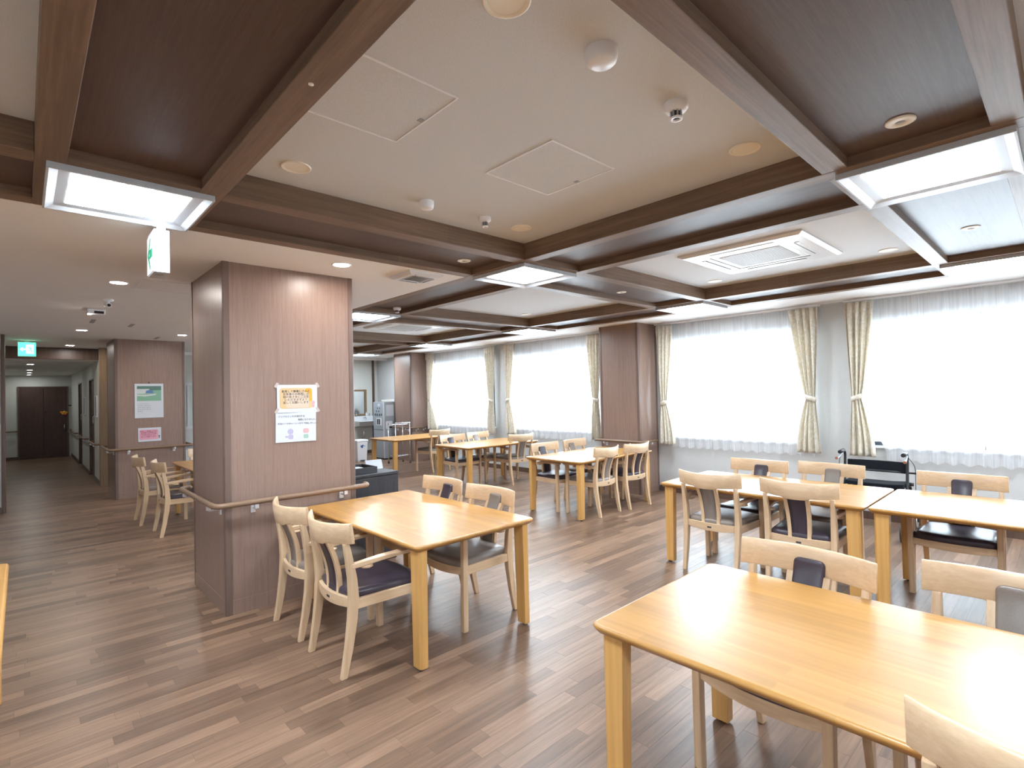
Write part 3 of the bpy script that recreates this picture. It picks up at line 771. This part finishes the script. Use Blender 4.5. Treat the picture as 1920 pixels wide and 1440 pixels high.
sheer(7.84, 8.938, 'white sheer curtain right half of the farthest window')
sheer(-3.35, -1.95, 'white sheer curtain on the unseen window added behind the viewpoint')

def drape(yo, sgn, label, wtop=.29, zt=2.425, zb=.71, zw=1.36, folds=4, x=6.795, wb=.25, shift=.045):
    """yo: outer edge next to the wall pier; sgn: direction towards the window"""
    t = thing('tied_curtain', label, 'curtain', (x, yo, 0), 0, 'cream patterned tied curtains')
    rows, n = 44, 60; vs, fs = [], []
    for j in range(rows + 1):
        z = zt + (zb - zt) * j / rows
        if z > zw:
            s = (z - zw) / (zt - zw); sm = s ** .75
            inner = wtop * sm + (.145) * (1 - sm); outer = shift * (1 - s) ** 1.6
        else:
            s = (zw - z) / (zw - zb); sm = 1 - (1 - s) ** 1.7
            inner = .145 * (1 - sm) + wb * sm; outer = shift * (1 - s) ** 1.3 + 0 * s
        wid = inner - outer
        for i in range(n + 1):
            u = i / n; ph = u * folds * 2 * PI
            amp = .032 * (.55 + .45 * min(1, abs(z - zw) / .3))
            dx = amp * math.sin(ph) + .008 * math.sin(ph * 1.7 + z * 3)
            if j < 4: dx = amp * (1 if math.sin(ph) > .2 else -.8) * .8
            yy = outer + wid * (u + .018 * math.sin(ph * .5 + 1.3 * z))
            vs.append((dx, sgn * yy, z))
    for j in range(rows):
        for i in range(n):
            a = j * (n + 1) + i; fs.append((a, a + 1, a + n + 2, a + n + 1))
    me = bpy.data.meshes.new('cloth'); me.from_pydata(vs, [], fs); me.materials.append(M['drape'])
    me.polygons.foreach_set('use_smooth', [True] * len(me.polygons))
    o = bpy.data.objects.new('cloth', me); COL.objects.link(o); o.parent = t
    md = o.modifiers.new('s', 'SOLIDIFY'); md.thickness = .002
    bm = bmesh.new(); seg = 20; c = (shift + .145) / 2; a_ = (.145 - shift) / 2 + .008; rings = []
    for k in range(seg):
        an = 2 * PI * k / seg; yy = sgn * (c + a_ * math.cos(an)); xx = .042 * math.sin(an); tilt = .02 * math.cos(an)
        rings.append([bm.verts.new((xx, yy, zw - .028 + tilt)), bm.verts.new((xx * 1.05, yy * 1.0, zw + .028 + tilt))])
    for k in range(seg):
        a, b = rings[k], rings[(k + 1) % seg]; bm.faces.new((a[0], b[0], b[1], a[1]))
    tb = mesh_obj('tieback', bm, M['drape'], t, True); md = tb.modifiers.new('s', 'SOLIDIFY'); md.thickness = .004
    return t
drape(1.735, -1, 'cream patterned tied curtain hanging over the walker', wtop=.285)
drape(2.015, 1, 'cream patterned tied curtain on the pier edge left of the walker', wtop=.31, wb=.26)
drape(4.14, -1, 'cream patterned tied curtain just right of the wood pillar', wtop=.27, wb=.26, zw=1.30)
drape(5.19, 1, 'cream patterned tied curtain just left of the wood pillar', wtop=.25, wb=.17)
drape(7.47, -1, 'cream patterned tied curtain right of the pale pier between the far windows', wtop=.30, wb=.30)
drape(7.785, 1, 'cream patterned tied curtain left of the pale pier between the far windows', wtop=.26, wb=.20)
drape(10.14, -1, 'farthest cream patterned tied curtain beside the far pillar', wtop=.34, wb=.42)
for a, b, l in ((-.55, 1.75, 'white curtain rail above the rightmost window'), (2.0, 4.17, 'white curtain rail above the window right of the pillar'), (5.0, 7.49, 'white curtain rail above the window left of the pillar'), (7.77, 10.17, 'white curtain rail above the farthest window')):
    t = thing('curtain_rail', l, 'curtain rail', (0, 0, 0))
    bm = bmesh.new(); box(bm, 6.785, 6.803, a, b, 2.437, 2.452); mesh_obj('front_track', bm, M['white'], t)
    bm = bmesh.new(); box(bm, 6.855, 6.873, a, b, 2.437, 2.452); mesh_obj('rear_track', bm, M['white'], t)
    for yy in (a + .1, (a + b) / 2, b - .1):
        boxo('bracket', 6.78, XW, yy - .01, yy + .01, 2.452, 2.460, M['white'], t)

# ================================================================= CHAIRS
def lerp(a, b, t_): return a + (b - a) * t_
def make_chair(label, col):
    """origin on the floor under the seat centre; the sitter faces +Y"""
    t = thing('dining_chair', label, 'chair', (0, 0, 0), 0, 'pale wood armchairs at the tables')
    pad = M[col]
    # rear legs run up into the back posts: (y, z, x, half-size)
    prof = [(-.266, 0, .212, .017), (-.236, .15, .214, .021), (-.214, .30, .216, .024), (-.206, .42, .218, .025), (-.212, .52, .219, .023), (-.228, .62, .220, .020), (-.246, .712, .221, .0165)]
    for s in (-1, 1):
        bm = bmesh.new(); secs = []
        for y_, z_, x_, h_ in prof:
            secs.append([(s * (x_ - h_ * .8), y_ - h_, z_), (s * (x_ + h_ * .8), y_ - h_, z_), (s * (x_ + h_ * .8), y_ + h_, z_), (s * (x_ - h_ * .8), y_ + h_, z_)])
        sweep(bm, secs); mesh_obj('leg', bm, M['ash'], t, False, .004)
        bm = bmesh.new()
        secs = [[(s * (x_ - .017), y_ - .019, z_), (s * (x_ + .017), y_ - .019, z_), (s * (x_ + .017), y_ + .019, z_), (s * (x_ - .017), y_ + .019, z_)] for y_, z_, x_ in ((.195, 0, .236), (.193, .30, .238), (.190, .595, .240))]
        sweep(bm, secs); mesh_obj('leg', bm, M['ash'], t, False, .004)
        # armrest
        bm = bmesh.new(); secs = []
        for y_, z_, x_, hw, hh in ((-.222, .585, .222, .016, .013), (-.15, .592, .232, .020, .014), (-.05, .602, .240, .025, .012), (.10, .606, .243, .027, .011), (.20, .604, .241, .025, .011), (.245, .600, .238, .018, .009)):
            secs.append([(s * (x_ - hw), y_, z_ - hh), (s * (x_ + hw), y_, z_ - hh), (s * (x_ + hw), y_, z_ + hh), (s * (x_ - hw), y_, z_ + hh)])
        sweep(bm, secs); mesh_obj('armrest', bm, M['ash_y'], t, False, .005)
        bm = bmesh.new(); lathe(bm, s * .225, -.13, [(0, .580), (.034, .578), (.036, .568), (.026, .562), (0, .561)], 18); mesh_obj('hand_grip', bm, M['ash_y'], t)
        bm = bmesh.new(); tube(bm, [(s * (.221 + .014), -.224, .585), (s * (.221 + .0175), -.224, .585)], .005, 8); mesh_obj('screw_cap', bm, M['ash_x'], t)
        # side rail
        bm = bmesh.new()
        sweep(bm, [[(s * .206, y_, a_), (s * .232, y_, a_), (s * .232, y_, b_), (s * .206, y_, b_)] for y_, a_, b_ in ((-.195, .352, .405), (.18, .345, .402))])
        mesh_obj('seat_rail', bm, M['ash_y'], t, False, .003)
    # front and back rails, bowed
    def bowed(name, y0, bow, z0, z1, th, xr, mat):
        bm = bmesh.new(); secs = []
        for k in range(11):
            u = -1 + k / 5; x_ = u * xr; y_ = y0 + bow * (1 - u * u)
            zz = z0 + .010 * (u * u)
            secs.append([(x_, y_ - th, zz), (x_, y_ + th, zz), (x_, y_ + th, z1), (x_, y_ - th, z1)])
        sweep(bm, secs); return mesh_obj(name, bm, mat, t, False, .002)
    bowed('seat_rail', .190, .030, .345, .398, .011, .224, M['ash_x'])
    bowed('seat_rail', -.206, -.034, .350, .410, .011, .204, M['ash_x'])
    o = boxo('label_plate', -.017, .017, -.2525, -.2505, .374, .386, M['dgrey'], t)
    # seat cushion: bowed front, soft edges
    bm = bmesh.new(); rings = []
    def outline(grow, z_):
        pts = []
        for k in range(13): u = -1 + k / 6; pts.append((u * (.222 + grow), .195 + .035 * (1 - u * u) + grow, z_))
        for k in range(13): u = 1 - k / 6; pts.append((u * (.200 + grow), -.196 - .028 * (1 - u * u) - grow, z_))
        return pts
    for g_, z_ in ((-.004, .392), (.002, .400), (.003, .425), (-.004, .440), (-.030, .449)): rings.append([bm.verts.new(p) for p in outline(g_, z_)])
    n = len(rings[0])
    for a, b in zip(rings, rings[1:]):
        for k in range(n): bm.faces.new((a[k], a[(k + 1) % n], b[(k + 1) % n], b[k]))
    bm.faces.new(rings[0][::-1])
    # top cap with a gentle dish
    cv = bm.verts.new((0, 0, .446))
    for k in range(n): bm.faces.new((rings[-1][k], rings[-1][(k + 1) % n], cv))
    bmesh.ops.recalc_face_normals(bm, faces=bm.faces); mesh_obj('seat_cushion', bm, pad, t, True)
    # centre slats and upholstered back pad
    def cy(z_): return -.214 - .020 * math.sin((z_ - .40) / .33 * PI) * -1 * .9 - .080 * max(0, (z_ - .40) / .33) ** 1.3
    zs = [.385 + .325 * k / 8 for k in range(9)]
    for s in (-1, 1):
        bm = bmesh.new(); secs = []
        for z_ in zs:
            x_ = s * (.063 + .010 * (z_ - .4) / .33); y_ = cy(z_); h_ = .013
            secs.append([(x_ - .013, y_ - h_, z_), (x_ + .013, y_ - h_, z_), (x_ + .013, y_ + h_, z_), (x_ - .013, y_ + h_, z_)])
        sweep(bm, secs); mesh_obj('slat', bm, M['ash'], t, False, .002)
    bm = bmesh.new(); secs = []
    for z_ in [.40 + .035 * k for k in range(10)] + [.745, .752, .758, .763, .7665, .768]:
        hw = .052 + .009 * (z_ - .4) / .33
        top = (.768 - z_)
        if top < .022: hw -= .022 - math.sqrt(max(0, .022 ** 2 - (.022 - top) ** 2))
        y_ = cy(min(z_, .74)) + .002; f_ = .017 if z_ < .72 else .020
        secs.append([(-hw, y_ - .010, z_), (hw, y_ - .010, z_), (hw, y_ + f_ * .6, z_), (hw * .8, y_ + f_, z_), (-hw * .8, y_ + f_, z_), (-hw, y_ + f_ * .6, z_)])
    sweep(bm, secs); mesh_obj('back_pad', bm, pad, t, True)
    # curved crest rail: ends come forward
    bm = bmesh.new(); secs = []
    for k in range(17):
        u = -1 + k / 8; x_ = u * .262; y_ = -.303 + .082 * u * u
        zb = .710 - (.010 if abs(u) < .36 else 0) - .006 * (1 - u * u) + .004 * u * u; zt = .815 + .010 * u * u; th = .0125 - .003 * u * u
        lean = -.012
        secs.append([(x_, y_ - th, zb), (x_, y_ + th, zb), (x_, y_ + th + lean * .5, (zb + zt) / 2), (x_, y_ + th * .8 + lean, zt - .006), (x_, y_ + th * .3 + lean, zt), (x_, y_ - th * .4 + lean, zt), (x_, y_ - th + lean, zt - .008), (x_, y_ - th * 1.2 + lean * .5, (zb + zt) / 2)])
    sweep(bm, secs)
    o = mesh_obj('crest_rail', bm, M['ash_x'], t, True); md = o.modifiers.new('bevel', 'BEVEL'); md.width = .003; md.segments = 2; md.limit_method = 'ANGLE'; md.angle_limit = math.radians(50)
    return t
proto = {}
def chair(bx, by, face, col, label):
    """(bx,by): floor point midway between the rear feet; face: heading of the sitter in degrees (0=+Y, -90=+X, 90=-X)"""
    a = math.radians(face); fx, fy = -math.sin(a), math.cos(a)
    loc = (bx + fx * .255, by + fy * .255, 0)
    if col not in proto:
        t = make_chair(label, col); proto[col] = t; t.location = loc; t.rotation_euler = (0, 0, a); return t
    return dup(proto[col], loc, a, label, 'pale wood armchairs at the tables')
R_, L_, U_, D_ = -90, 90, 0, 180
chair(1.250, 2.895, R_, 'plum', 'armchair with plum seat on the column side of the middle table')
chair(1.255, 3.495, R_, 'taupe', 'pale wood armchair with taupe seat close against the big column')
chair(2.480, 2.890, L_, 'taupe', 'armchair with taupe pad on the right side of the middle table')
chair(2.500, 3.500, L_, 'plum', 'armchair with plum pad on the right side of the middle table')
chair(4.040, 2.030, R_, 'taupe', 'armchair with taupe pad, back to the viewer, at the left joined table')
chair(4.060, 1.370, R_ + 3, 'plum', 'armchair with plum pad, back to the viewer, near the table joint')
chair(5.050, 2.020, L_, 'plum', 'armchair with plum pad on the window side of the left joined table')
chair(5.160, 1.455, L_ - 3, 'taupe', 'pale wood armchair with taupe pad directly in front of the walker')
chair(5.120, .585, L_, 'plum', 'armchair with plum seat on the window side of the right joined table')
chair(2.390, .780, L_ - 4, 'plum', 'armchair with plum pad on the far side of the large front table')
chair(2.530, .150, L_ - 4, 'taupe', 'armchair with taupe pad on the far side of the large front table')
chair(1.400, .005, R_ + 5, 'plum', 'pale wood armchair cut off by the lower right frame corner')
chair(5.190, 3.865, U_ + 4, 'taupe', 'armchair with taupe pad on the near side of the table before the pillar')
chair(5.770, 3.825, U_ - 2, 'plum', 'pale wood armchair with plum pad nearest the pillar, back to the viewer')
chair(5.110, 4.865, D_, 'plum', 'armchair with plum pad on the window side of the table before the pillar')
chair(5.720, 4.865, D_ + 4, 'taupe', 'armchair with taupe pad on the window side of the table before the pillar')
chair(6.010, 6.215, U_ - 6, 'taupe', 'pale wood armchair with taupe pad on the near side of the second farthest table')
chair(5.290, 7.170, D_, 'plum', 'armchair with plum seat on the window side of the second farthest table')
chair(5.890, 7.235, D_ + 4, 'taupe', 'armchair with taupe seat on the window side of the second farthest table')
chair(5.960, 8.440, U_ + 6, 'taupe', 'pale wood armchair at the farthest table beside the grey machine')
chair(1.045, 7.900, R_, 'taupe', 'pale wood armchair with taupe seat left of the big column, farther one')
chair(1.115, 7.050, R_, 'plum', 'pale wood armchair with plum seat left of the big column, nearer one')
chair(1.930, 8.390, D_, 'taupe', 'pale wood armchair half hidden behind the big column at the table end')

# ================================================================= TABLES
def make_table(label):
    """long side along local Y, origin under the centre"""
    t = thing('dining_table', label, 'table', (0, 0, 0), 0, 'honey coloured dining tables')
    W, L, Z, T = .45, .765, .685, .034
    bm = bmesh.new(); rings = []
    def ol(g, z, r=.035):
        p = []
        for sx, sy, a0 in ((1, 1, 0), (-1, 1, PI / 2), (-1, -1, PI), (1, -1, 1.5 * PI)):
            for k in range(5):
                a = a0 + k * PI / 8; p.append((sx * (W - r) + (r - g) * math.cos(a), sy * (L - r) + (r - g) * math.sin(a), z))
        return p
    for g, z in ((.012, Z), (.005, Z - .0015), (.001, Z - .006), (0, Z - .011), (.004, Z - .018), (.020, Z - T)):
        rings.append([bm.verts.new(q) for q in ol(g - 0, z)])
    n = len(rings[0])
    for a, b in zip(rings, rings[1:]):
        for k in range(n):
            f = bm.faces.new((a[k], a[(k + 1) % n], b[(k + 1) % n], b[k])); f.smooth = True
    bm.faces.new(rings[0]); bm.faces.new(rings[-1][::-1]); bmesh.ops.recalc_face_normals(bm, faces=bm.faces)
    mesh_obj('tabletop', bm, M['honey'], t)
    for sx in (-1, 1):
        for sy in (-1, 1):
            bm = bmesh.new(); secs = []
            ox, oy = W - .030, L - .030
            for z, sz, sl in ((.012, .050, .074), (.25, .052, .078), (Z - T, .056, .086)):
                # chamfered outer corner
                q = [(ox - sz, oy - sl), (ox, oy - sl), (ox, oy - .012), (ox - .012, oy), (ox - sz, oy)]
                secs.append([(sx * a, sy * b, z) for a, b in q])
            sweep(bm, secs); lg = mesh_obj('leg', bm, M['honey_leg'], t, False, .003)
            bm = bmesh.new(); lathe(bm, sx * (ox - .022), sy * (oy - .032), [(.014, .012), (.016, .004), (.015, 0), (0, 0)], 12); mesh_obj('glide', bm, M['black'], lg)
    bm = bmesh.new()
    for sx in (-1, 1): box(bm, sx * .33 - .02, sx * .33 + .02, -.10 - .02, -.10 + .06, Z - T - .012, Z - T)
    mesh_obj('underside_block', bm, M['honey_leg'], t)
    return t
T0 = make_table('large honey wooden table in the lower right foreground'); T0.location = (1.455 + .45, 1.185 - .765, 0)
def table(cx, cy, rz, l): return dup(T0, (cx, cy, 0), rz, l, 'honey coloured dining tables')
table(1.53 + .45, 2.405 + .765, 0, 'honey wooden table beside the big notice column with four chairs')
table(4.075 + .45, 2.495 - .765, 0, 'left one of the two joined honey tables before the windows')
table(4.075 + .46, .952 - .765, 0, 'right one of the two joined honey tables, cut by the frame edge')
table(4.655 + .765, 3.865 + .45, PI / 2, 'honey wooden table in front of the wood pillar')
table(4.87 + .765, 6.20 + .45, PI / 2, 'second farthest honey wooden table, before the pale pier')
table(4.90 + .765, 8.42 + .45, PI / 2, 'farthest honey wooden table, before the grey machine and cart')
table(1.44 + .45, 8.17 - .765, 0, 'honey wooden table mostly hidden behind the big column on its left')
table(-.052 - .45, 3.77 - .765, 0, 'honey wooden table cut off by the left frame edge')

# ================================================================= CABINET AND TRAYS
t = thing('cabinet', 'low charcoal cabinet against the right side of the big column', 'cabinet', (2.275, 4.50, 0))
boxo('body', -.275, .275, -.19, .24, .05, .775, M['cab'], t, .003); boxo('plinth', -.26, .26, -.17, .23, 0, .05, M['black'], t)
boxo('top_board', -.28, .28, -.205, .245, .775, .800, M['cab'], t, .004)
boxo('door', -.270, .270, -.208, -.190, .06, .77, M['cab'], t, .002)
t = thing('paper_tray', 'black open tray of papers on the charcoal cabinet', 'tray', (2.21, 4.50, .800))
bm = bmesh.new(); box(bm, -.16, .16, -.14, .14, 0, .005)
for a in ((-.16, .16, -.14, -.133), (-.16, .16, .133, .14), (-.16, -.153, -.133, .133), (.153, .16, -.133, .133)): box(bm, *a, .005, .055)
mesh_obj('tray', bm, M['charcoal'], t); boxo('paper_stack', -.14, .10, -.12, .12, .005, .035, M['paper'], t)
t = thing('document_stand', 'white card holder leaning at the right end of the charcoal cabinet', 'card holder', (2.47, 4.58, .800))
bm = bmesh.new(); sweep(bm, [[(-.09, 0, 0), (-.09, .004, 0), (-.09, .034, .085), (-.09, .030, .085)], [(.07, -.02, 0), (.07, -.016, 0), (.07, .014, .085), (.07, .010, .085)]]); mesh_obj('card', bm, M['paper'], t)
boxo('foot', -.08, .06, -.02, .05, 0, .006, M['white'], t)

# ================================================================= FAR CORNER
# grey machine
t = thing('water_dispenser', 'tall grey steel machine with stickers standing beside the far pillar', 'dispenser', (6.17, 11.0, 0))
boxo('cabinet_body', 0, .56, 0, .50, .03, 1.35, M['steel'], t, .008)
boxo('plinth', .02, .54, .02, .48, 0, .03, M['black'], t)
boxo('side_trim', -.004, .015, -.004, .02, .04, 1.34, M['silver'], t)
boxo('posted_sheet', .06, .26, -.004, -.001, 1.02, 1.28, M['paper'], t)
boxo('control_box', .05, .22, -.012, 0, .72, .90, M['whitemetal'], t, .003); boxo('display', .13, .21, -.016, -.012, .73, .775, M['black'], t)
boxo('spout_recess', -.006, 0, .10, .34, .80, .97, M['whitemetal'], t, .002); boxo('spout', -.018, -.006, .17, .21, .82, .95, M['dgrey'], t); boxo('spout', -.018, -.006, .25, .29, .82, .95, M['dgrey'], t)
boxo('seam', -.002, 0, .0, .5, .69, .70, M['dgrey'], t)
bm = bmesh.new(); rng = random.Random(5)
for (a, b, r) in ((.40, 1.05, .032), (.31, 1.045, .034), (.20, 1.045, .034), (.11, 1.05, .030), (.34, 1.13, .024), (.23, 1.13, .024), (.29, 1.20, .020), (.19, 1.20, .020)):
    bm.faces.new([bm.verts.new((-.0012, a + r * math.cos(2 * PI * k / 10), b + r * math.sin(2 * PI * k / 10))) for k in range(10)])
mesh_obj('dark_stickers', bm, M['dgrey'], t)
bm = bmesh.new(); bm.faces.new([bm.verts.new((-.0014, .22 + .06 * math.cos(2 * PI * k / 16), 1.28 + .035 * math.sin(2 * PI * k / 16))) for k in range(16)]); mesh_obj('white_sticker', bm, M['paper'], t)
t = thing('folded_cloth', 'cream folded cloth lying on top of the grey machine', 'cloth', (6.36, 11.15, 1.35))
boxo('fold', -.12, .12, -.08, .08, .02, .045, M['ivory'], t, .01); boxo('fold', -.10, .13, -.07, .08, 0, .02, M['ivory'], t, .008)
t = thing('small_cup', 'small white cup on top of the grey machine', 'cup', (6.44, 11.04, 1.35))
bm = bmesh.new(); lathe(bm, 0, 0, [(.020, .045), (.024, .05), (.022, 0), (0, 0)], 16); mesh_obj('cup_body', bm, M['white'], t)
# cart
t = thing('serving_cart', 'chrome wire frame trolley in front of the far pillar', 'trolley', (5.88, 10.0, 0))
for px_, py_ in ((0, 0), (.36, 0), (.36, .30), (0, .30)):
    bm = bmesh.new(); tube(bm, [(px_, py_, .05), (px_, py_, .90)], .010, 8); mesh_obj('post', bm, M['chrome'], t)
    bm = bmesh.new(); tube(bm, [(px_ - .01, py_, .027), (px_ + .01, py_, .027)], .026, 12); mesh_obj('caster', bm, M['dgrey'], t)
bm = bmesh.new(); tube(bm, arcpath([(0, 0, .89), (0, -.03, .90), (.36, -.03, .90), (.36, 0, .89)], .02, 3), .010, 8); mesh_obj('push_handle', bm, M['chrome'], t)
for z_ in (.18, .86):
    bm = bmesh.new(); tube(bm, [(0, 0, z_), (.36, 0, z_)], .006, 6); tube(bm, [(0, .30, z_), (.36, .30, z_)], .006, 6); tube(bm, [(0, 0, z_), (0, .30, z_)], .006, 6); tube(bm, [(.36, 0, z_), (.36, .30, z_)], .006, 6)
    for k in range(1, 8): tube(bm, [(k * .045, 0, z_), (k * .045, .30, z_)], .003, 6)
    mesh_obj('wire_shelf', bm, M['chrome'], t)
# bin
t = thing('pedal_bin', 'white pedal bin with a blue sticker, just right of the big column', 'bin', (5.70, 11.3, 0))
bm = bmesh.new(); sweep(bm, [[(-.115, -.13, .02), (.115, -.13, .02), (.115, .13, .02), (-.115, .13, .02)], [(-.135, -.15, .44), (.135, -.15, .44), (.135, .15, .44), (-.135, .15, .44)]]); mesh_obj('bin_body', bm, M['white'], t, False, .015)
boxo('lid', -.145, .145, -.16, .16, .44, .495, M['white'], t, .015); boxo('base', -.11, .11, -.125, .125, 0, .02, M['white'], t); boxo('pedal', -.05, .05, -.17, -.12, .02, .035, M['dgrey'], t, .004)
flat('blue_sticker', [circ(-.03, .35, .022), circ(.005, .365, .02), circ(-.012, .33, .022), circ(.045, .35, .012)], plain('blue_print', (.04, .16, .45), .5), t, -.150)
# sink and mirror
t = thing('wash_basin', 'white wall mounted wash basin under the wood framed mirror', 'sink', (6.46, 12.65, 0))
bm = bmesh.new(); sweep(bm, [[(-.22, -.30, .74), (.22, -.30, .74), (.22, 0, .70), (-.22, 0, .70)], [(-.27, -.40, .86), (.27, -.40, .86), (.27, 0, .86), (-.27, 0, .86)]]); mesh_obj('basin', bm, M['whitemetal'], t, False, .015)
boxo('backsplash', -.27, .27, -.10, 0, .86, .98, M['whitemetal'], t, .008)
bm = bmesh.new(); tube(bm, arcpath([(0, -.10, .93), (0, -.20, .96), (0, -.24, .90)], .03, 4), .012, 10); mesh_obj('tap', bm, M['chrome'], t)
bm = bmesh.new(); tube(bm, [(0, -.12, .70), (0, -.12, .45), (0, -.01, .40)], .016, 10); mesh_obj('drain_pipe', bm, M['chrome'], t)
for dx, l, m_ in ((-.18, 'small grey bottle at the left of the wash basin ledge', 'grey'), (.10, 'small white bottle on the wash basin ledge', 'white'), (.19, 'small grey cup at the right of the wash basin ledge', 'steel')):
    t = thing('ledge_bottle', l, 'bottle', (6.46 + dx, 12.60, .98)); bm = bmesh.new(); lathe(bm, 0, 0, [(.008, .09), (.008, .07), (.020, .06), (.020, 0), (0, 0)], 12); mesh_obj('bottle_body', bm, M[m_], t)
    bm = bmesh.new(); lathe(bm, 0, 0, [(0, .10), (.010, .10), (.010, .088)], 10); mesh_obj('cap', bm, M['white'], t)
t = thing('wall_mirror', 'wood framed mirror on the far wall right of the big column', 'mirror', (6.33, 12.65, 1.33))
bm = bmesh.new()
for a in ((-.26, .26, .29, .34), (-.26, .26, -.34, -.29), (-.26, -.20, -.29, .29), (.20, .26, -.29, .29)): box(bm, a[0], a[1], -.035, 0, a[2], a[3])
mesh_obj('mirror_frame', bm, M['post'], t, False, .003); boxo('mirror_glass', -.20, .20, -.015, -.008, -.29, .29, M['mirror'], t)
# service hatch window seen between the columns
t = thing('service_window', 'narrow bright service window with shelf seen between the two columns', 'window', (2.54, 12.65, 0))
bm = bmesh.new()
for a in ((-.36, .36, 1.80, 1.86), (-.36, .36, .90, .95), (-.36, -.31, .95, 1.80), (.31, .36, .95, 1.80), (-.02, .02, .95, 1.80)): box(bm, a[0], a[1], -.03, 0, a[2], a[3])
mesh_obj('window_frame', bm, M['whitemetal'], t); boxo('window_pane', -.31, .31, -.012, -.006, .95, 1.80, plain('frosted_pane', (.60, .68, .62), .2), t)
t = thing('wall_counter', 'pale counter under the service window between the columns', 'counter', (2.54, 12.4, 0))
boxo('counter_body', -.5, .5, -.15, .24, 0, .50, M['whitemetal'], t, .004); boxo('counter_top', -.52, .52, -.17, .25, .50, .54, M['grey'], t, .004)
# corridor details
t = thing('flower_swag', 'orange and red flower decoration on the corridor end door', 'flowers', (.85, 19.255, 1.22))
fm = [plain('orange_petals', (.85, .28, .03), .7), plain('yellow_petals', (.85, .55, .06), .7), plain('magenta_petals', (.45, .04, .12), .7)]
for k, (a, b, c) in enumerate(((-.06, .02, 0), (0, .03, 1), (.05, .01, 0), (.01, -.04, 2), (-.03, -.01, 1), (.03, -.02, 0))):
    bm = bmesh.new(); bmesh.ops.create_icosphere(bm, subdivisions=1, radius=.035)
    for v in bm.verts: v.co *= 1 + .35 * math.sin(v.co.x * 180 + v.co.z * 140)
    o = mesh_obj('flower', bm, fm[c], t, True); o.location = (a, -.02, b)
t = thing('room_plate', 'small dark and white room plate right of the corridor end door', 'sign', (1.0, 19.3, 1.42))
boxo('plate', -.05, .02, -.012, 0, -.015, .02, M['navy'], t); boxo('plate_insert', -.05, .02, -.012, 0, -.045, -.015, M['paper'], t)
for yy, l in ((15.0, 'framed grey board between the two corridor side doors'), (12.5, 'framed grey board beside the nearer corridor side door')):
    t = thing('wall_board', l, 'board', (1.02, yy, 1.42)); boxo('board', -.012, 0, -.17, .17, -.18, .18, M['grey'], t); 
    bm = bmesh.new()
    for a in ((-.19, .19, .18, .20), (-.19, .19, -.20, -.18), (-.19, -.17, -.18, .18), (.17, .19, -.18, .18)): box(bm, -.018, 0, a[0], a[1], a[2], a[3])
    mesh_obj('board_frame', bm, M['silver'], t)

# ================================================================= WALKER (rollator)
t = thing('rollator_walker', 'black four wheeled walker parked under the cream curtain', 'walker', (6.35, 1.385, 0))
def part(name, pts, r, mat, rad=.04, seg=8):
    bm = bmesh.new(); tube(bm, arcpath(pts, rad, 4) if len(pts) > 2 else pts, r, seg); return mesh_obj(name, bm, mat, t)
for s in (-1, 1):
    y_ = s * .265
    part('frame_tube', [(-.28, y_, .13), (-.06, y_, .52), (-.02, y_, .80), (-.10, y_, .83)], .013, M['black'])
    part('frame_tube', [(.24, y_, .13), (.05, y_, .50), (-.08, y_, .50)], .013, M['black'])
    part('hand_grip', [(-.08, y_, .822), (-.21, y_, .815)], .019, M['black'])
    part('brake_lever', [(-.10, y_ + s * .01, .80), (-.17, y_ + s * .015, .76), (-.24, y_ + s * .02, .755)], .009, M['steel'])
    part('brake_knob', [(-.235, y_ + s * .02, .755), (-.255, y_ + s * .02, .755)], .014, plain('copper_brown', (.30, .11, .07), .4))
    part('brake_cable', [(-.10, y_ + s * .01, .80), (-.02, y_ + s * .06, .70), (.0, y_ + s * .055, .45), (.20, y_ + s * .02, .20)], .003, M['black'], .05, 6)
    part('adjust_knob', [(-.03, y_ + s * .012, .52), (-.03, y_ + s * .045, .52)], .018, M['black'])
    for x_, nm in ((-.30, 'wheel'), (.26, 'wheel')):
        wl = part(nm, [(x_, y_ - .014, .10), (x_, y_ + .014, .10)], .10, M['dgrey'], .01, 24)
        bm = bmesh.new(); tube(bm, [(x_, y_ - .018, .10), (x_, y_ + .018, .10)], .055, 16); mesh_obj('hub', bm, M['silver'], wl)
        part('fork', [(x_ + (.02 if x_ < 0 else -.02), y_ + s * .022, .17), (x_, y_ + s * .022, .10)], .008, M['black'])
bm = bmesh.new(); sweep(bm, [[(-.02 - bow, y_, .615), (.0 - bow, y_, .615), (.01 - bow, y_, .725), (-.01 - bow, y_, .725)] for y_, bow in ((-.25, 0), (-.12, -.03), (0, -.04), (.12, -.03), (.25, 0))]); mesh_obj('back_strap', bm, M['blackcloth'], t, False, .004)
part('cross_bar', [(.0, -.34, .625), (.0, .27, .625)], .010, M['black'])
bm = bmesh.new(); sweep(bm, [[(-.14, y_, .475 + d), (.12, y_, .475 + d), (.12, y_, .515 + d), (-.14, y_, .515 + d)] for y_, d in ((-.25, .01), (-.12, 0), (.12, 0), (.25, .01))]); mesh_obj('seat', bm, M['blackcloth'], t, False, .008)
bm = bmesh.new(); sweep(bm, [[(-.10, -.20, .25), (.10, -.20, .25), (.10, .20, .25), (-.10, .20, .25)], [(-.12, -.22, .46), (.10, -.22, .46), (.10, .22, .46), (-.12, .22, .46)]]); mesh_obj('storage_bag', bm, M['blackcloth'], t, False, .015)

bpy.context.view_layer.update()
